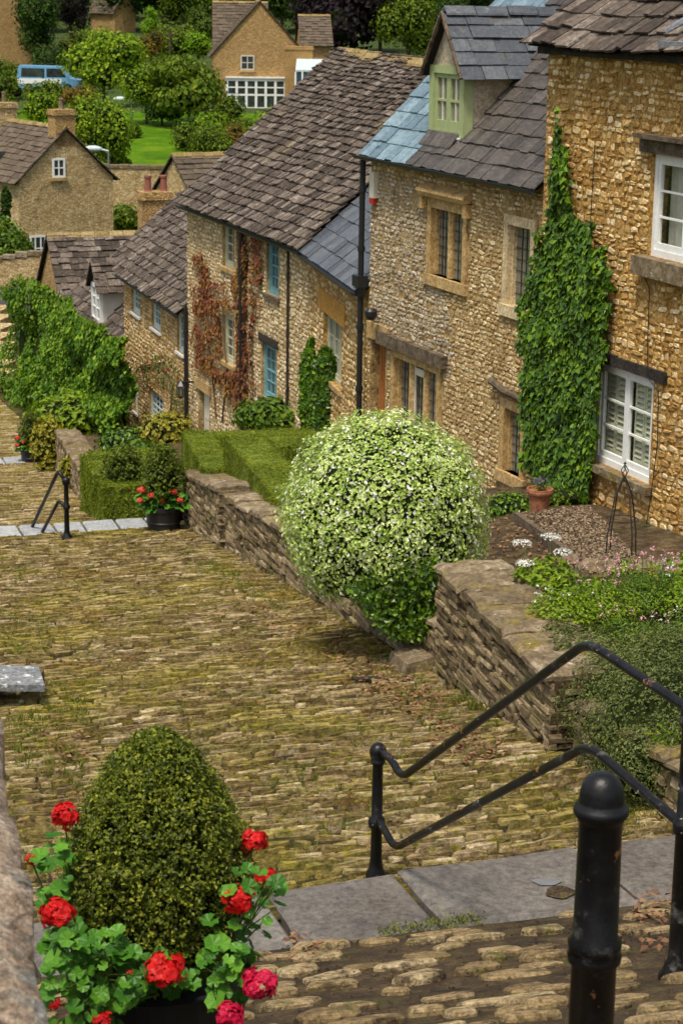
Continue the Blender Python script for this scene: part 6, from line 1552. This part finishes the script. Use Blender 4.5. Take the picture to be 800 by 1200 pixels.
# ------------------------------------------------------------------ trees
def crown_mesh(mb, c, R, n, leaf, seed, conic=False, dens_core=True, mi=0, lobes=11):
    rl = random.Random(seed); c = Vector(c); rx, ry, rz = R
    L_ = []
    for i in range(lobes):
        while True:
            d = Vector((rl.uniform(-1, 1), rl.uniform(-1, 1), rl.uniform(-.75, 1)))
            if d.length < 1: break
        f_ = .62; r = rl.uniform(.34, .58)
        if conic:
            zz = rl.uniform(-.9, .75); k = (1 - (zz + .9) / 1.9) * .75; an = rl.uniform(0, 6.28); d = Vector((math.cos(an) * k, math.sin(an) * k, zz)); f_ = 1; r = .20 + .25 * (1 - (zz + .9) / 1.9)
        L_.append((Vector((d.x * rx * f_, d.y * ry * f_, d.z * rz * f_)), r))
    L_.append((Vector((0, 0, 0)), .62 if not conic else .4))
    per = n // len(L_)
    for (o, r) in L_:
        if dens_core: mb.lump(c + o, rx * r * .5, ry * r * .5, rz * r * .5, 1, 9, .25, seed, 6)
        for _ in range(per):
            d = unit(); q = r * rnd.uniform(.62, 1.08) * (1 + .25 * lumpn(d, 3, seed + r * 9))
            p = c + o + Vector((d.x * rx, d.y * ry, d.z * rz)) * q; leafy(mb, p, d, leaf, mi, .25, .9, .75)
TREES = {}
def tree(name, label, px, ybase, ytop, wpx, Y, mt, n=2600, leaf=None, conic=False, group=None, trunk=.18, base_on=None, cat='tree'):
    c = at_y(px, ybase, Y)
    if Y > 100 and c.z < terrain_z(c.x, c.y) - .15:          # stand it on the slope where the line of sight meets the ground
        rr = ray(px, ybase); k_ = 60 / rr.y
        while k_ * rr.y < 320 and (rr * k_).z > terrain_z(rr.x * k_, rr.y * k_): k_ += .3 / rr.y
        c = rr * k_; Y = c.y
    s = F_PX / at_y(px, (ybase + ytop) / 2, Y).dot(FW); H = (ybase - ytop) / s / .97; W = wpx * 1.18 / s; n = int(n * 1.3)
    t = thing(name, label, cat, c, 0, group)
    ch = H * (1 - trunk) / 2; cc = Vector((c.x, c.y, c.z + H * trunk + ch))
    if cat == 'shrub': ch = H * .60; cc.z = c.z + H * .42
    leaf = leaf or max(.16, W * .045)
    mb = MB(); crown_mesh(mb, cc, (W / 2, W / 2, ch), n, leaf, px * 7 + int(Y), conic); obj('crown', mb, [mt, 'core'], t, recalc=False)
    mb = MB(); r = max(.08, H * .022); mb.tube([c - ZV * .6, c + ZV * H * .3, cc + ZV * ch * .4], [r * 1.3, r, r * .4], 7)
    for k in range(6):
        a = k * 1.05 + px; b0 = c + ZV * H * (.28 + .07 * k); mb.tube([b0, b0 + Vector((math.cos(a) * W * .16, math.sin(a) * W * .16, H * .1)), b0 + Vector((math.cos(a) * W * .34, math.sin(a) * W * .34, H * .18))], [r * .5, r * .35, r * .12], 5)
    obj('trunk', mb, 'bark', t); return t
tree('broadleaf_tree', 'round dark tree with a lime top standing right of the gabled stone house', 116, 222, 100, 74, 112, 't_lime', 4200, trunk=.06)
tree('broadleaf_tree', 'tall lime green tree behind the blue van', 122, 118, 36, 92, 150, 't_lime', 3800, trunk=.1)
tree('broadleaf_tree', 'wide olive tree behind the grey pole', 222, 150, 58, 112, 146, 't_olive', 4600, trunk=.08)
tree('broadleaf_tree', 'mid green tree left of the grey pole above the lawn', 172, 148, 78, 60, 143, 't_lime', 2600, trunk=.1)
tree('broadleaf_tree', 'dark tree behind the tall house at the left edge', 46, 88, -14, 60, 200, 't_dark', 3200, trunk=.05)
tree('broadleaf_tree', 'nearly black copper tree between the dark tree and the ochre house end', 84, 60, -30, 50, 215, 't_copper', 3000, trunk=.05)
tree('conifer', 'bright green pointed conifer high behind the olive tree', 176, 52, 8, 32, 205, 't_conifer', 1900, conic=True, trunk=.05)
tree('shrub', 'brown leaved bush below the bright pointed conifer', 177, 70, 34, 34, 180, 't_rust', 1200, trunk=.05, cat='shrub')
tree('shrub', 'rusty bush below the blue van', 92, 128, 98, 50, 136, 't_rust', 1700, trunk=.05, cat='shrub')
tree('shrub', 'orange brown hedge bush under the copper tree', 84, 72, 44, 40, 190, 't_rust', 900, trunk=.05, cat='shrub')
tree('shrub', 'olive bush at the left edge above the old house', 6, 130, 84, 46, 138, 't_olive', 1800, trunk=.05, cat='shrub')
tree('shrub', 'olive bush half hiding the parked van', 56, 124, 93, 66, 140, 't_olive', 1400, trunk=.04, cat='shrub')
tree('shrub', 'yellow green bush behind the chimneys of the old house', 46, 142, 108, 48, 124, 't_lime', 1200, trunk=.05, cat='shrub')
tree('shrub', 'lime hedge bush right of the old house gable', 96, 190, 148, 32, 116, 't_conifer', 1100, trunk=.05, cat='shrub')
tree('shrub', 'round dark shrub on the right of the lawn', 246, 192, 146, 64, 123, 't_olive', 2600, trunk=.05, cat='shrub')
tree('shrub', 'small round shrub at the back of the lawn', 214, 178, 142, 44, 127, 't_olive', 1000, trunk=.05, cat='shrub')
tree('shrub', 'brownish shrub on the lawn against the great roof', 274, 186, 144, 40, 124, 't_rust', 900, trunk=.05, cat='shrub')
for i, (px, yb, yt, w_, Y, mt, lab) in enumerate(((282, 160, 134, 34, 140, 't_olive', 'round bush at the far corner of the lawn near the conservatory'), (250, 162, 132, 40, 139, 't_lime', 'bushy hedge plant along the back of the lawn'), (226, 160, 136, 36, 138, 't_dark', 'dark hedge plant along the back of the lawn'),
        (150, 164, 138, 30, 128, 't_olive', 'low bush at the left end of the lawn'), (300, 172, 148, 34, 130, 't_lime', 'lime bush at the right edge of the lawn'), (140, 205, 180, 26, 110, 't_olive', 'small bush beside the lamp at the near edge of the lawn'))):
    tree('shrub', lab, px, yb, yt, w_, Y, mt, 1500, trunk=.04, cat='shrub')
tree('shrub', 'bright hedge below the white conservatory', 325, 152, 122, 80, 144, 't_lime', 1800, trunk=.05, cat='shrub')
tree('shrub', 'dark hedge left of the conservatory steps', 268, 154, 112, 44, 146, 't_olive', 1300, trunk=.05, cat='shrub')
tree('shrub', 'light green bush left of the big gable', 232, 66, 36, 44, 165, 't_conifer', 1100, trunk=.05, cat='shrub')
tree('broadleaf_tree', 'great copper beech behind the ridge of the great roof', 412, 78, -70, 132, 190, 't_copper', 6000, trunk=.05)
tree('broadleaf_tree', 'bright lime tree right of the copper beech', 478, 80, -20, 70, 186, 't_olive', 3600, trunk=.05)
tree('broadleaf_tree', 'dark tree squeezed between the lime tree and the green dormer', 525, 80, -30, 56, 200, 't_dark', 2600, trunk=.05)
tree('broadleaf_tree', 'dark green tree behind the hill house roofs', 215, 42, -30, 56, 240, 't_olive', 2200, trunk=.05)
tree('broadleaf_tree', 'deep green tree above the right end of the big gabled house', 330, 40, -40, 66, 262, 't_dark', 2600, trunk=.05)
tree('broadleaf_tree', 'olive tree above the ochre house end', 190, 30, -40, 44, 250, 't_olive', 1800, trunk=.05)
tree('shrub', 'deep green bush against the side of the old house', 12, 318, 244, 56, 86, 'l_green', 2600, .2, trunk=.04, cat='shrub')
tree('shrub', 'small bush at the foot of the long mossy wall below the lawn', 148, 276, 236, 44, 97, 't_olive', 1500, .2, trunk=.04, cat='shrub')
tree('conifer', 'small dark conifer against the old house wall', 9, 262, 218, 17, 88, 't_dark', 900, .14, conic=True, trunk=.04)
for i, (px, yb, yt, w_, Y, mt, lab) in enumerate(((60, 112, 40, 60, 172, 't_dark', 'dark tree rising behind the blue van'), (105, 88, 30, 46, 178, 't_olive', 'olive tree between the copper tree and the lime tree'), (205, 84, 22, 62, 185, 't_olive', 'olive tree behind the grey pole, left of the gabled house'),
        (240, 60, 6, 50, 205, 't_far', 'green tree above the left wing of the gabled house'), (150, 92, 50, 50, 172, 't_far', 'green tree below the ochre house end'), (8, 118, 66, 44, 158, 't_olive', 'bushy olive tree at the left edge beside the van'),
        (225, 128, 84, 50, 158, 't_dark', 'dark tree left of the white conservatory'), (190, 150, 112, 46, 141, 't_dark', 'dark bush at the foot of the grey pole'), (262, 120, 80, 30, 156, 't_olive', 'slim olive tree against the conservatory house'),
        (375, 60, 12, 56, 205, 't_dark', 'dark tree over the low roofs right of the gable'), (20, 60, -10, 40, 235, 't_far', 'green tree behind the tall pinkish house'), (500, 70, 8, 60, 215, 't_far', 'green tree beside the green dormer gable'), (445, 62, -20, 70, 220, 't_dark', 'dark tree behind the copper beech'))):
    tree('broadleaf_tree', lab, px, yb, yt, w_, Y, mt, 2200, trunk=.06)
# the wood along the skyline: three trees grown once, then copied
proto = []
for i, (mt, lab) in enumerate((('t_far', 'mid green'), ('t_dark', 'dark green'), ('t_lime', 'yellow green'))):
    c = Vector((-40 + i * 2, 300, 0)); t = thing('broadleaf_tree', lab + ' tree in the wood along the far skyline', 'tree', c, 0, 'trees of the skyline wood')
    mb = MB(); crown_mesh(mb, c + ZV * 8, (6, 6, 6.5), 2600, .62, 50 + i); obj('crown', mb, [mt, 'core'], t, recalc=False)
    mb = MB(); mb.tube([c - ZV * 2, c + ZV * 7], [.5, .25], 7); obj('trunk', mb, 'bark', t); proto.append(t)
k = 0
for row, Y in enumerate((228, 240, 254, 268, 290)):
    x = -70
    while x < 62:
        x += rnd.uniform(4.5, 8)
        z = terrain_z(x, Y); src = proto[k % 3] if k < 3 else rnd.choice(proto)
        loc = (x, Y + rnd.uniform(-5, 5), z - 1); s = rnd.uniform(.55, .95) if Y < 250 else rnd.uniform(.8, 1.2)
        if k < 3: src.location = loc; src.scale = (s,) * 3
        else: copy_tree(src, loc, rnd.uniform(0, 6), s)
        k += 1

# ------------------------------------------------------------------ daylight under a bright, thin overcast
w = bpy.data.worlds.new('World'); scene.world = w; w.use_nodes = True; nt = w.node_tree
sky = nt.nodes.new('ShaderNodeTexSky'); sky.sky_type = 'NISHITA'; sky.sun_disc = False
EL, AZ = rad(66), rad(-153)     # sun high, from the left and a little behind the camera
sky.sun_elevation = EL; sky.sun_rotation = AZ; sky.dust_density = 4.0; sky.ozone_density = .6; sky.air_density = 1.0
hs = nt.nodes.new('ShaderNodeHueSaturation'); hs.inputs['Saturation'].default_value = .55
nt.links.new(sky.outputs[0], hs.inputs['Color']); nt.links.new(hs.outputs[0], nt.nodes['Background'].inputs['Color'])
nt.nodes['Background'].inputs['Strength'].default_value = .065
sd = bpy.data.lights.new('sun', 'SUN'); sd.energy = 1.5; sd.angle = rad(10); sd.color = (1, .92, .77)
so = bpy.data.objects.new('sun', sd); COL.objects.link(so)
dirv = Vector((math.sin(AZ) * math.cos(EL), math.cos(AZ) * math.cos(EL), math.sin(EL)))
so.rotation_euler = dirv.to_track_quat('Z', 'Y').to_euler()
vs = scene.view_settings; vs.view_transform = 'Standard'; vs.look = 'None'; vs.exposure = 1.2; vs.gamma = 1; vs.use_curve_mapping = False
scene.render.engine = 'CYCLES'; scene.cycles.use_denoising = True; scene.cycles.max_bounces = 6; scene.cycles.transparent_max_bounces = 12
